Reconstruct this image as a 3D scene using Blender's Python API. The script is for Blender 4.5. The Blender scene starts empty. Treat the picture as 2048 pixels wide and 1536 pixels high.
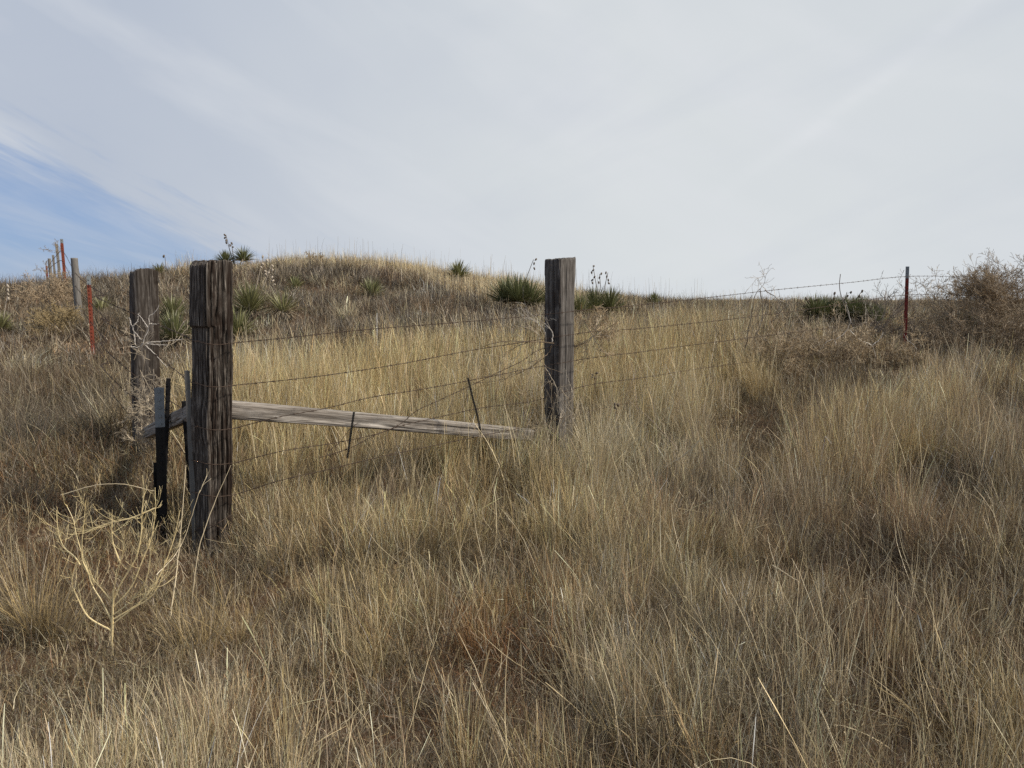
import bpy, math
import numpy as np
from mathutils import Vector
R = math.radians
sc = bpy.context.scene
# ------------------------------------------------------------------ camera
H = 1.55; PITCH = R(6.27); FPX = 1530.0
cam_d = bpy.data.cameras.new('camera'); cam = bpy.data.objects.new('camera', cam_d)
sc.collection.objects.link(cam); sc.camera = cam
cam.location = (0, 0, H); cam.rotation_euler = (R(90) - PITCH, 0, 0)
cam_d.sensor_width = 36.0; cam_d.lens = 36.0 * FPX / 2048; cam_d.clip_start = 0.05; cam_d.clip_end = 9000
# ------------------------------------------------------------------ sun, sky
SUN_AZ, SUN_EL = 104.0, 43.0        # azimuth from +Y towards +X
sun_d = bpy.data.lights.new('sun', 'SUN'); sun = bpy.data.objects.new('sun', sun_d)
sc.collection.objects.link(sun)
sun_d.energy = 4.5; sun_d.angle = R(5); sun_d.color = (1.0, 0.91, 0.78)
sv = Vector((math.sin(R(SUN_AZ)) * math.cos(R(SUN_EL)), math.cos(R(SUN_AZ)) * math.cos(R(SUN_EL)), math.sin(R(SUN_EL))))
sun.rotation_euler = sv.to_track_quat('Z', 'Y').to_euler()
sun.location = (30, 0, 40)
sc.view_settings.view_transform = 'Standard'; sc.view_settings.look = 'None'
sc.view_settings.exposure = 0.0; sc.view_settings.gamma = 1.0
sc.view_settings.use_curve_mapping = False
sc.cycles.use_denoising = False
sc.cycles.max_bounces = 6; sc.cycles.diffuse_bounces = 3; sc.cycles.transmission_bounces = 3
sc.cycles.glossy_bounces = 2; sc.cycles.transparent_max_bounces = 4
sc.cycles.caustics_reflective = False; sc.cycles.caustics_refractive = False

def ray(px, py):
    dx = (px - 1024) / FPX; dy = (768 - py) / FPX
    return np.array([dx, math.cos(PITCH) + dy * math.sin(PITCH), dy * math.cos(PITCH) - math.sin(PITCH)])
def at(px, py, Y):
    """point of the place that stands at distance Y on the sight line px, py (surveyed position)"""
    r = ray(px, py); return np.array([0, 0, H]) + r * (Y / r[1])

class NT:
    def __init__(s, nt): s.nt = nt; s.N = nt.nodes; s.L = nt.links
    def n(s, t, **k):
        x = s.N.new(t)
        for a, b in k.items():
            if a.startswith('_'): x.inputs[a[1:].replace('_', ' ')].default_value = b
            else: setattr(x, a, b)
        return x
    def l(s, a, b): s.L.new(a, b)
    def math(s, op, a, b=None, clamp=False):
        x = s.N.new('ShaderNodeMath'); x.operation = op; x.use_clamp = clamp
        for i, v in enumerate((a, b)):
            if v is None: continue
            if isinstance(v, (int, float)): x.inputs[i].default_value = v
            else: s.l(v, x.inputs[i])
        return x.outputs[0]
    def mix(s, f, a, b, blend='MIX'):
        x = s.N.new('ShaderNodeMix'); x.data_type = 'RGBA'; x.blend_type = blend
        for i, v in ((0, f), (6, a), (7, b)):
            if isinstance(v, (int, float)): x.inputs[i].default_value = v
            elif isinstance(v, (tuple, list)): x.inputs[i].default_value = (*v[:3], 1)
            else: s.l(v, x.inputs[i])
        return x.outputs[2]
    def ramp(s, f, stops, interp='LINEAR'):
        x = s.N.new('ShaderNodeValToRGB'); x.color_ramp.interpolation = interp
        e = x.color_ramp.elements
        while len(e) < len(stops): e.new(0.5)
        for i, (p, c) in enumerate(stops):
            e[i].position = p; e[i].color = (*c, 1) if len(c) == 3 else c
        s.l(f, x.inputs[0]); return x.outputs[0]
    def noise(s, vec, scale, detail=4, rough=0.55, dist=0.0):
        x = s.N.new('ShaderNodeTexNoise'); x.inputs['Scale'].default_value = scale
        x.inputs['Detail'].default_value = detail; x.inputs['Roughness'].default_value = rough
        x.inputs['Distortion'].default_value = dist
        s.l(vec, x.inputs['Vector']); return x.outputs[0]
    def dot(s, vec, d):
        x = s.N.new('ShaderNodeVectorMath'); x.operation = 'DOT_PRODUCT'
        s.l(vec, x.inputs[0]); x.inputs[1].default_value = tuple(float(q) for q in d); return x.outputs['Value']

world = bpy.data.worlds.new('World'); sc.world = world; world.use_nodes = True
W = NT(world.node_tree); W.N.clear()
tc = W.n('ShaderNodeTexCoord'); D = tc.outputs['Generated']
sky = W.n('ShaderNodeTexSky'); sky.sky_type = 'NISHITA'; sky.sun_disc = False
sky.sun_elevation = R(SUN_EL); sky.sun_rotation = R(SUN_AZ); sky.altitude = 1500; sky.air_density = 1.0; sky.dust_density = 0.6
SKY_S = 0.10
nrm = lambda v: v / np.linalg.norm(v)
dA, dB = nrm(ray(-60, 135)), nrm(ray(640, 500))        # lower edge of the cloud sheet
bn = nrm(np.cross(dA, dB)); bn = bn if np.dot(bn, nrm(ray(0, 560))) > 0 else -bn
al = nrm(dB - dA); third = nrm(np.cross(bn, al))
ca, cb, cc = W.dot(D, al), W.dot(D, bn), W.dot(D, third)
def cvec(sa, sb, scc):
    c = W.n('ShaderNodeCombineXYZ')
    W.l(W.math('MULTIPLY', ca, sa), c.inputs[0]); W.l(W.math('MULTIPLY', cb, sb), c.inputs[1]); W.l(W.math('MULTIPLY', cc, scc), c.inputs[2])
    return c.outputs[0]
sx2 = W.n('ShaderNodeSeparateXYZ'); W.l(D, sx2.inputs[0]); cw2 = W.n('ShaderNodeCombineXYZ')
W.l(W.math('MULTIPLY', sx2.outputs[0], 2.2), cw2.inputs[0]); W.l(W.math('MULTIPLY', W.math('SUBTRACT', sx2.outputs[2], W.math('MULTIPLY', sx2.outputs[0], .35)), 6), cw2.inputs[1])
streak = W.noise(cvec(2.2, 17, 3), 1.0, 6, 0.62, 0.5)
streak2 = W.noise(cvec(4, 42, 5), 1.0, 5, 0.6, 0.8)
broad = W.noise(cvec(1.4, 3.6, 1.5), 1.0, 4, 0.5, 0.4)
soft = W.noise(cvec(2.5, 9, 2.5), 1.0, 5, 0.5, 0.3)
t = W.math('ADD', W.math('MULTIPLY', cb, 7.5), W.math('MULTIPLY', W.math('SUBTRACT', streak, 0.5), 2.5))
t = W.math('ADD', t, W.math('MULTIPLY', W.math('SUBTRACT', streak2, 0.5), 1.0))
blue_mask = W.math('MULTIPLY', W.ramp(W.math('ADD', t, 0.06), [(0.0, (0, 0, 0)), (0.62, (1, 1, 1))], 'EASE'), 0.93)
sx = W.n('ShaderNodeSeparateXYZ'); W.l(D, sx.inputs[0]); cw = W.n('ShaderNodeCombineXYZ')
W.l(W.math('MULTIPLY', sx.outputs[0], 3.2), cw.inputs[0]); W.l(W.math('MULTIPLY', W.math('ADD', sx.outputs[2], W.math('MULTIPLY', sx.outputs[0], .27)), 21), cw.inputs[1]); W.l(W.math('MULTIPLY', sx.outputs[1], 2), cw.inputs[2])
wisp = W.ramp(W.noise(cw.outputs[0], 1.0, 6, 0.6, .7), [(0.38, (.45, .45, .45)), (0.62, (1, 1, 1))])
blue_mask = W.math('MULTIPLY', blue_mask, W.math('ADD', W.math('MULTIPLY', wisp, .62), W.math('MULTIPLY', t, .40), True))
# veil colour: thicker and whiter towards the right, thin and greyer blue up left
g = W.dot(D, nrm(ray(1560, 500)))
gm = W.math('ADD', W.math('MULTIPLY', W.math('SUBTRACT', g, 0.70), 3.3), W.math('MULTIPLY', W.math('SUBTRACT', broad, 0.5), 0.75), True)
veil = W.ramp(gm, [(0.0, (0.475, 0.53, 0.625)), (0.45, (0.565, 0.61, 0.675)), (1.0, (0.695, 0.73, 0.748))])
veil = W.mix(W.math('MULTIPLY', W.math('SUBTRACT', soft, 0.42, True), 2.2, True), veil, (0.72, 0.745, 0.78))
kA, kB = nrm(ray(2000, -15)), nrm(ray(1540, 320)); kn = nrm(np.cross(kA, kB))          # old contrail, upper right
kd = W.math('ADD', W.dot(D, kn), W.math('MULTIPLY', W.math('SUBTRACT', soft, .5), .03)); ke = W.math('POWER', 2.718, W.math('MULTIPLY', W.math('MULTIPLY', kd, kd), -9000.0))
km = W.math('MULTIPLY', W.math('MULTIPLY', ke, .36), W.math('MULTIPLY', W.math('SUBTRACT', W.dot(D, nrm(ray(1800, 110))), .965, True), 25, True), True)
veil = W.mix(W.math('MULTIPLY', km, streak2, True), veil, (0.86, 0.87, 0.89))
dk = W.noise(cw2.outputs[0], 1.0, 5, .5, .3); veil = W.mix(W.math('MULTIPLY', W.math('SUBTRACT', dk, .48, True), 1.6, True), veil, (0.52, 0.565, 0.65))
sepz = W.n('ShaderNodeSeparateXYZ'); W.l(D, sepz.inputs[0])      # unseen sky overhead darkened to cut ambient fill on the grass
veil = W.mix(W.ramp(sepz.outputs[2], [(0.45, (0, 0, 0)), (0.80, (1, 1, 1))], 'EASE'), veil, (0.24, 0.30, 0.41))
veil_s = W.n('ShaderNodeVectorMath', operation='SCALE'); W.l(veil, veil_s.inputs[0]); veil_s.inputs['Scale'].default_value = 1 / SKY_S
sky_s = W.mix(1.0, sky.outputs[0], (1.0, 0.98, 1.02), 'MULTIPLY')
bl = W.mix(0.75, sky_s, (2.1, 3.3, 5.8))
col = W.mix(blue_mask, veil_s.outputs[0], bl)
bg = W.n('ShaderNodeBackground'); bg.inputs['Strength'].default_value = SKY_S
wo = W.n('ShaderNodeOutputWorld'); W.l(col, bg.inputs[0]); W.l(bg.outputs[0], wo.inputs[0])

# ------------------------------------------------------------------ noise, mesh helpers
def hsh(i, j, seed):
    h = (i.astype(np.int64) * 374761393 + j.astype(np.int64) * 668265263 + seed * 1442695041) & 0xFFFFFFFF
    h = ((h ^ (h >> 13)) * 1274126177) & 0xFFFFFFFF
    return ((h ^ (h >> 16)) & 0xFFFFFF) / float(0xFFFFFF)
def vn(x, y, seed=0):
    x = np.asarray(x, float); y = np.asarray(y, float)
    i = np.floor(x); j = np.floor(y); fx = x - i; fy = y - j
    fx = fx * fx * (3 - 2 * fx); fy = fy * fy * (3 - 2 * fy); i = i.astype(np.int64); j = j.astype(np.int64)
    a, b, c, d = hsh(i, j, seed), hsh(i + 1, j, seed), hsh(i, j + 1, seed), hsh(i + 1, j + 1, seed)
    return (a * (1 - fx) + b * fx) * (1 - fy) + (c * (1 - fx) + d * fx) * fy
def fbm(x, y, seed=0, o=4):
    r = 0; a = 0.5; s = 0
    for k in range(o):
        r = r + a * vn(np.asarray(x) * 2 ** k, np.asarray(y) * 2 ** k, seed + 17 * k); s += a; a *= 0.5
    return r / s
def sstep(a, b, x): t = np.clip((x - a) / (b - a), 0, 1); return t * t * (3 - 2 * t)
def link(o, parent=None):
    sc.collection.objects.link(o)
    if parent is not None: o.parent = parent
    return o
def mesh_np(name, V, F, mat, parent=None, smooth=False, col=None, loc=None, attr=None):
    """V (n,3) F (m,4) or (m,3) index arrays -> one mesh object; loc = origin in world"""
    V = np.asarray(V, np.float32).reshape(-1, 3); F = np.asarray(F, np.int32)
    off = np.zeros(3)
    if loc is not None: off = np.asarray(loc, float)
    elif parent is not None: off = np.array(parent.location)
    V = (V - off).astype(np.float32)
    me = bpy.data.meshes.new(name); k = F.shape[1]
    me.vertices.add(len(V)); me.loops.add(F.size); me.polygons.add(len(F))
    me.vertices.foreach_set('co', V.ravel()); me.loops.foreach_set('vertex_index', F.ravel())
    me.polygons.foreach_set('loop_start', np.arange(0, F.size, k, dtype=np.int32))
    if smooth: me.polygons.foreach_set('use_smooth', np.ones(len(F), bool))
    else: me.polygons.foreach_set('use_smooth', np.zeros(len(F), bool))
    me.update(calc_edges=True)
    if col is not None:
        ca_ = me.color_attributes.new('Col', 'FLOAT_COLOR', 'POINT')
        c4 = np.ones((len(V), 4), np.float32); c4[:, :3] = col; ca_.data.foreach_set('color', c4.ravel())
    if attr is not None:
        for an, av in attr.items():
            a_ = me.attributes.new(an, 'FLOAT', 'POINT'); a_.data.foreach_set('value', np.asarray(av, np.float32))
    me.materials.append(mat)
    o = bpy.data.objects.new(name, me)
    if loc is not None and parent is None: o.location = tuple(off)
    return link(o, parent)
def tag(o, label=None, cat=None, group=None, kind=None):
    if label: o['label'] = label
    if cat: o['category'] = cat
    if group: o['group'] = group
    if kind: o['kind'] = kind
    return o
def empty(name, loc, label, cat, group=None):
    o = bpy.data.objects.new(name, None); o.location = tuple(float(q) for q in loc); o.empty_display_size = 0.1
    link(o); return tag(o, label, cat, group)
class Acc:
    def __init__(s): s.V = []; s.F = []; s.C = []; s.n = 0
    def add(s, V, F, C=None):
        V = V.reshape(-1, 3); s.V.append(V); s.F.append(F + s.n); s.n += len(V)
        if C is not None: s.C.append(C)
    def build(s, name, mat, parent=None, smooth=False, loc=None):
        return mesh_np(name, np.concatenate(s.V), np.concatenate(s.F), mat, parent, smooth,
                       np.concatenate(s.C) if s.C else None, loc)
def tubes(P, Rr, sides=3):
    """P (N,S,3), Rr (N,S): N tubes"""
    N, S, _ = P.shape
    T = np.gradient(P, axis=1); T /= np.linalg.norm(T, axis=2, keepdims=True) + 1e-9
    ref = np.where(np.abs(T[:, :1, 2:3]) > 0.9, np.array([[[1., 0, 0]]]), np.array([[[0, 0, 1.]]]))
    ref = np.repeat(ref, S, 1)
    A = np.cross(T, ref); A /= np.linalg.norm(A, axis=2, keepdims=True) + 1e-9
    B = np.cross(T, A)
    ang = np.arange(sides) * 2 * math.pi / sides
    V = P[:, :, None, :] + Rr[:, :, None, None] * (A[:, :, None, :] * np.cos(ang)[None, None, :, None] + B[:, :, None, :] * np.sin(ang)[None, None, :, None])
    idx = np.arange(N * S * sides).reshape(N, S, sides); nx = np.roll(idx, -1, 2)
    F = np.stack([idx[:, :-1], nx[:, :-1], nx[:, 1:], idx[:, 1:]], -1).reshape(-1, 4)
    return V.reshape(-1, 3), F
def tube1(pts, r, sides=6):
    pts = np.asarray(pts, float); rr = np.full(len(pts), r) if np.isscalar(r) else np.asarray(r)
    return tubes(pts[None], rr[None], sides)
def smooth_path(pts, n):
    pts = np.asarray(pts, float); d = np.r_[0, np.cumsum(np.linalg.norm(np.diff(pts, axis=0), axis=1))]
    m = np.gradient(pts, d, axis=0) if len(pts) > 2 else np.repeat((pts[1:] - pts[:1]) / d[-1], 2, 0)
    u = np.linspace(0, d[-1], n); k = np.clip(np.searchsorted(d, u, 'right') - 1, 0, len(pts) - 2)
    h = (d[k + 1] - d[k])[:, None]; t = ((u - d[k]) / h[:, 0])[:, None]
    return (2*t**3-3*t**2+1)*pts[k] + (t**3-2*t**2+t)*h*m[k] + (-2*t**3+3*t**2)*pts[k+1] + (t**3-t**2)*h*m[k+1]
def box_np(c, s, rot=None):
    c = np.asarray(c, float); s = np.asarray(s, float) / 2
    V = np.array([[x, y, z] for z in (-1, 1) for y in (-1, 1) for x in (-1, 1)], float) * s
    if rot is not None: V = V @ rot.T
    F = np.array([[0, 2, 3, 1], [4, 5, 7, 6], [0, 1, 5, 4], [2, 6, 7, 3], [0, 4, 6, 2], [1, 3, 7, 5]])
    return V + c, F
def ribbons(P, L, Wd, az, th0, kap, col, seg, rng, wob=0.25, flat=0.0, tipw=0.1, kink=0.0, head=0.0):
    """N curved blades. th0 lean from vertical at base, kap extra bend over the length"""
    N = len(P); pts = np.zeros((N, seg + 1, 3)); pts[:, 0] = P
    a = az.copy(); th = th0.copy()
    ki = np.where(rng.random(N) < kink, rng.integers(1, max(2, seg), N), -1); ka = rng.uniform(.6, 1.9, N)
    for i in range(seg):
        th = th + ka * (ki == i)
        d = np.stack([np.cos(a) * np.sin(th), np.sin(a) * np.sin(th), np.cos(th)], 1)
        pts[:, i + 1] = pts[:, i] + d * (L / seg)[:, None]
        th = th + kap / seg + rng.normal(0, 1, N) * wob * 0.35 / math.sqrt(seg)
        a = a + rng.normal(0, 1, N) * wob / math.sqrt(seg)
    wa = rng.uniform(0, math.pi, N)
    wv = np.stack([np.cos(wa), np.sin(wa), rng.uniform(-.3, .3, N) * 1.0], 1)
    prof = np.array([1.0 - (1 - tipw) * (i / seg) ** 1.6 for i in range(seg + 1)])
    prof = np.repeat(prof[None], N, 0); hd = rng.random(N) < head
    if seg >= 3: prof[hd, -2] = 1.35; prof[hd, -1] = .7
    off = wv[:, None, :] * (Wd[:, None] * prof)[:, :, None] * 0.5
    V = np.stack([pts - off, pts + off], 2)                    # N,seg+1,2,3
    idx = np.arange(N * (seg + 1) * 2).reshape(N, seg + 1, 2)
    F = np.stack([idx[:, :-1, 0], idx[:, :-1, 1], idx[:, 1:, 1], idx[:, 1:, 0]], -1).reshape(-1, 4)
    C = np.repeat(col[:, None, :], (seg + 1) * 2, 1).reshape(-1, 3)
    return V.reshape(-1, 3), F, C

# ------------------------------------------------------------------ terrain
cp = [(425,1118,4.6),(1115,912,6.2),(290,905,6.0),(180,727,10.5),(150,652,14),(125,578,18.5),
 (300,556,19),(400,545,19.5),(470,538,19.5),(560,531,19),(640,531,18.5),(760,540,18),(850,553,18),(950,570,17.5),(1050,592,17),
 (1200,606,18),(1400,609,22),(1600,611,22),(1800,615,22),(2048,617,20),(2300,617,20),
 (470,640,12),(640,600,15),(560,575,16),(745,605,15),(850,590,15.5),(1035,628,13),(700,690,10),(900,720,9),(1190,642,13),(1400,720,9),
 (1680,662,11.5),(1815,705,9.8),(2000,742,9.5),(2250,742,9.5),(1400,850,6.8),(1700,880,6.5),(1950,850,7),(2048,1100,4.3),(1200,1150,4.2),
 (0,760,9.5),(0,625,14),(0,592,17.5),(0,900,6.3),(-300,620,15),(-300,800,9),(200,640,13),(60,580,19)]
pts = [at(*c) for c in cp]
pts += [np.array(p, float) for p in [(0,0,0),(-2,1.8,0),(2,1.8,0.02),(-3,0,0),(3,0,0),(8,0,0),(-8,0,0),(8,4,.2),(-8,4,.1),(0,-8,0),(-10,-8,0),(10,-8,0),
 (-13.1,22,1.88),(-15,25,1.82),(-17.5,29,1.78),(-20.3,33,1.75),(-7,26,2.0),(0,27,1.45),(8,30,1.45),(16,28,1.4),(-6,36,1.5),(5,40,1.3),(25,20,1.2),(-25,22,1.4),(25,6,.5),(-22,8,.5),(22,40,1.2),(-28,40,1.5)]]
CP = np.array(pts)
def U(r2): return np.where(r2 > 1e-9, 0.5 * r2 * np.log(r2 + 1e-12), 0)
n_ = len(CP); K = U(((CP[:, None, :2] - CP[None, :, :2]) ** 2).sum(2)) + np.eye(n_) * 0.35
Pm = np.c_[np.ones(n_), CP[:, :2]]; A_ = np.block([[K, Pm], [Pm.T, np.zeros((3, 3))]])
sol = np.linalg.solve(A_, np.r_[CP[:, 2], 0, 0, 0]); w_, a_ = sol[:n_], sol[n_:]
mound = (at(1512, 590, 46)[0], 46.0)
def gz(x, y, micro=True):
    x = np.asarray(x, float); y = np.asarray(y, float); sh = x.shape
    xf = np.clip(x.ravel(), -30, 28); yf = np.clip(y.ravel(), -9, 41)
    out = np.zeros(xf.size)
    for s in range(0, xf.size, 40000):
        xx, yy = xf[s:s+40000], yf[s:s+40000]
        r2 = (xx[:, None] - CP[None, :, 0]) ** 2 + (yy[:, None] - CP[None, :, 1]) ** 2
        out[s:s+40000] = U(r2) @ w_ + a_[0] + a_[1] * xx + a_[2] * yy
    out = out.reshape(sh)
    far = sstep(30, 60, np.hypot(x, y - 5))
    out = out * (1 - far) + far * (1.12 + 0.25 * (fbm(x / 60, y / 60, 5) - .5) - 0.3 * sstep(100, 1500, np.hypot(x, y)))
    out = out + 0.42 * np.exp(-((x - mound[0]) ** 2 + 0.3 * (y - mound[1]) ** 2) / 2.6)
    if micro:
        near = 1 - sstep(25, 45, np.hypot(x, y))
        out = out + near * (0.10 * (fbm(x / 1.3, y / 1.3, 3) - .5) + 0.05 * (fbm(x * 3, y * 3, 9, 3) - .5))
    return out
def gp(x, y): return np.array([x, y, float(gz(np.array([x]), np.array([y]))[0])])
u = np.linspace(-1, 1, 421); gx = 0.9 * np.sinh(8.55 * u) / 1.0
gx = np.where(np.abs(gx) > 3500, np.sign(gx) * 3500, gx); gy = gx + 9
X, Yg = np.meshgrid(gx, gy); Z = gz(X, Yg)
n = len(gx); idx = np.arange(n * n).reshape(n, n)
F = np.stack([idx[:-1, :-1], idx[:-1, 1:], idx[1:, 1:], idx[1:, :-1]], -1).reshape(-1, 4)
def newmat(name):
    m = bpy.data.materials.new(name); m.use_nodes = True; t = NT(m.node_tree); t.N.clear()
    o = t.n('ShaderNodeOutputMaterial'); b = t.n('ShaderNodeBsdfPrincipled'); t.l(b.outputs[0], o.inputs[0])
    b.inputs['Roughness'].default_value = 0.85
    try: b.inputs['Specular IOR Level'].default_value = 0.15
    except Exception: pass
    return m, t, b
m_soil, t_, b_ = newmat('soil')
geo = t_.n('ShaderNodeNewGeometry'); P_ = geo.outputs['Position']
n1 = t_.noise(P_, 1.2, 6, .6); n2 = t_.noise(P_, 22, 5, .7); n3 = t_.noise(P_, 90, 3, .7)
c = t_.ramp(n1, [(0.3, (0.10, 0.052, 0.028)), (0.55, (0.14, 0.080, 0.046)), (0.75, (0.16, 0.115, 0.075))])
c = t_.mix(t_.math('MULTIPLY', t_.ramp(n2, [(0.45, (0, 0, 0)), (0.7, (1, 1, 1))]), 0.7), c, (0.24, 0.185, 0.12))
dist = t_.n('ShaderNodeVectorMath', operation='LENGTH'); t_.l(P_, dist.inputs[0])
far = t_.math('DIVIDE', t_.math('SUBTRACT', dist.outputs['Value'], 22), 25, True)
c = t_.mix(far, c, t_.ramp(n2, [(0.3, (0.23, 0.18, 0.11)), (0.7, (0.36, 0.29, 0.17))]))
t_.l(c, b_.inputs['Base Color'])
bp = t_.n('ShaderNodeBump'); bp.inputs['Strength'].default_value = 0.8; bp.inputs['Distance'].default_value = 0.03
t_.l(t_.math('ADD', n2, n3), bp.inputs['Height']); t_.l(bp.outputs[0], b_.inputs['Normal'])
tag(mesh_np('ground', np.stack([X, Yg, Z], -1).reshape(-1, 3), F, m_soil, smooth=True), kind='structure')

def leafmat(name, trans=0.3, tint=1.0):
    m = bpy.data.materials.new(name); m.use_nodes = True; t = NT(m.node_tree); t.N.clear()
    at_ = t.n('ShaderNodeAttribute'); at_.attribute_name = 'Col'
    d = t.n('ShaderNodeBsdfDiffuse'); tr = t.n('ShaderNodeBsdfTranslucent'); mx = t.n('ShaderNodeMixShader')
    t.l(at_.outputs['Color'], d.inputs[0]); t.l(at_.outputs['Color'], tr.inputs[0]); mx.inputs[0].default_value = trans
    t.l(d.outputs[0], mx.inputs[1]); t.l(tr.outputs[0], mx.inputs[2])
    gl = t.n('ShaderNodeBsdfGlossy'); gl.inputs['Roughness'].default_value = 0.45; gl.inputs['Color'].default_value = (.9, .9, .85, 1)
    m2 = t.n('ShaderNodeMixShader'); m2.inputs[0].default_value = 0.05
    t.l(mx.outputs[0], m2.inputs[1]); t.l(gl.outputs[0], m2.inputs[2])
    o = t.n('ShaderNodeOutputMaterial'); t.l(m2.outputs[0], o.inputs[0]); return m
m_grass = leafmat('dry_grass', 0.12); m_twig = leafmat('dry_twig', 0.0); m_leaf = leafmat('yucca_leaf', 0.12)

# ------------------------------------------------------------------ grass
GOLD = np.array([0.51, 0.385, 0.19]); PALE = np.array([0.62, 0.52, 0.33]); GREY = np.array([0.33, 0.272, 0.192])
BROWN = np.array([0.245, 0.165, 0.095]); RUST = np.array([0.31, 0.155, 0.062]); DARK = np.array([0.10, 0.082, 0.066])
def palette(w, rng, n, jit=0.16):
    """w (n,5): weights of GOLD PALE GREY BROWN RUST"""
    cols = np.stack([GOLD, PALE, GREY, BROWN, RUST]); w = w / w.sum(1, keepdims=True)
    cum = np.cumsum(w, 1); r = rng.random(n)[:, None]; k = np.minimum((r > cum).sum(1), 4)
    c = cols[k] * (1 + rng.normal(0, jit, (n, 1))) * (1 + rng.normal(0, 0.03, (n, 3)))
    return np.clip(c, 0.02, 0.8)
def zones(x, y):
    """world zones: hill slope, crest, left flat, mid straw field, right field, foreground"""
    s = x / np.maximum(y, .5)
    nz = (fbm(x / 1.7, y / 1.7, 21) - .5)
    hill = sstep(8.8, 10.2, y + 2 * nz) * (1 - sstep(17.0, 18.2, y + 3.2 * sstep(-.16, -.03, s) + 1.5 * nz)) * (1 - sstep(0.02, 0.14, s + .15 * nz))
    crest = sstep(16.8, 18.0, y + 3.2 * sstep(-.16, -.03, s) + 1.5 * nz) * (1 - sstep(0.02, 0.15, s)) * sstep(-.42, -.36, s) + 0.0 * x
    left = (1 - sstep(-0.50, -0.40, s + 0.12 * nz)) * sstep(4.6, 5.6, y + 1.5 * nz)
    mid = sstep(5.8, 6.8, y) * (1 - sstep(8.0, 9.4, y + 2 * nz)) * sstep(-.46, -.40, s) * (1 - sstep(.28, .40, s + .2 * nz))
    right = sstep(.25, .40, s + .2 * nz) * sstep(3.8, 5.0, y)
    fore = 1 - sstep(4.6, 5.8, y)
    return s, nz, hill, crest, left, mid, right, fore
def scatter(rng, n, y0, y1, smax=0.78, pad=0.6):
    yy = np.sqrt(rng.random(n) * (y1 ** 2 - y0 ** 2) + y0 ** 2)
    xx = (rng.random(n) * 2 - 1) * (yy * smax + pad); return xx, yy
def wfield(x, y, hill, crest, left, mid, right, fore):
    n = len(x); a = fbm(x / .9, y / .9, 31); b = fbm(x / .6, y / .6, 37); d = fbm(x / 1.6, y / 1.6, 41)
    w = np.zeros((n, 5))
    w += np.array([.50, .26, .30, .12, .03])
    w += mid[:, None] * np.array([1.6, .8, .1, .1, .0])
    w += crest[:, None] * np.array([1.6, 2.2, .0, .0, .0])
    w += hill[:, None] * np.array([.1, .2, 1.3, 1.2, .05])
    w += left[:, None] * np.array([.15, .3, 1.3, .7, .12])
    w += right[:, None] * np.array([.35, .25, .9, .55, .06])
    w += fore[:, None] * np.array([.35, .45, .5, .25, .08])
    for (bx, by, br, k, wt) in BLW:
        w[:, k] += wt * np.exp(-((x - bx) ** 2 + .5 * (y - by) ** 2) / br ** 2)
    w[:, 0] *= np.clip(2.6 * a - .3, .1, 2.5); w[:, 2] *= np.clip(2.6 * (1 - a) - .3, .1, 2.5)
    w[:, 4] *= np.clip(6 * (b - .42), 0.1, 3); w[:, 3] *= np.clip(3 * (1 - d) - .5, .15, 2.5)
    return w
# spots where the grass is thin or low: round each yucca, tumbleweed, post foot (x, y, radius, radius towards +Y, height left)
SP = []
def spot(px, py, Y, rpx, f=.3, ry=1.0):
    c = at(px, py, Y); SP.append((c[0], c[1], rpx / FPX * Y, rpx / FPX * Y * ry, f))
for a in [(470,528,19,70),(500,650,12.0,75),(478,712,10.4,75),(566,650,11.8,80),(744,606,14.8,55),(917,561,17.5,45),(1035,625,12.8,90),(1206,612,13.0,85),(1160,632,12.5,70),(1308,612,16.5,40),
          (1685,655,11.2,110),(1600,650,11,60),(203,592,14.2,50),(0,640,11.8,55),(345,640,12.2,65),(352,705,10.6,75),(590,588,15.4,40),(320,556,18.4,30)]: spot(*a, .26, 2.0)
for a in [(1935,720,10.0,120),(2060,720,10.2,130),(1850,720,9.7,70),(1985,740,9.3,90),(1660,740,8.6,100),(1765,735,8.9,80),(1565,730,8.4,70),(115,690,12,60),(100,610,15.3,70),(1480,900,6.3,70)]: spot(*a, .22, 2.4)
for a in [(240,1310,3.15,330,.13,1.3),(235,1420,2.75,190,.40,1.0),(250,1200,3.7,260,.22,1.5),(230,1080,4.4,150,.35,1.2),(410,1120,4.3,95,.20,1.3),(660,1360,2.9,130,.10,.8),(880,1320,3.05,110,.12,.8),(560,1210,3.6,120,.20,.7),(1000,1330,3.0,80,.2,.8),(300,1040,4.7,60,.35,1.3),(290,890,5.75,80,.45,1.3),(1110,905,5.95,50,.55,1.3),(180,712,10.2,30,.4,2),(150,650,13.7,30,.4,2),(1815,700,9.6,35,.35,2),
          (640,1150,4.2,75,.30,1.0),(760,940,5.2,90,.55,1.0),(1320,880,6.1,55,.25,1.0),(1640,850,6.8,60,.4,1.0),(800,1400,2.9,120,.35,.8),(1110,1440,2.75,110,.35,.8),(1260,1500,2.6,70,.15,.6),(2000,1430,2.8,80,.2,.6),(1500,1180,3.9,80,.4,.8),(520,1230,3.8,90,.35,.8),(130,1100,4.6,120,.4,1.2),(100,1000,5.2,160,.5,1.2)]: spot(*a)
SP = np.array(SP)
def hleft(x, y):
    out = np.ones(len(x))
    for (cx, cy, rx, ry, f) in SP:
        d = np.hypot((x - cx) / rx, (y - cy) / ry); m = d < 1.5
        out[m] = np.minimum(out[m], f + (1 - f) * sstep(.65, 1.4, d[m]))
    return out
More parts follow.
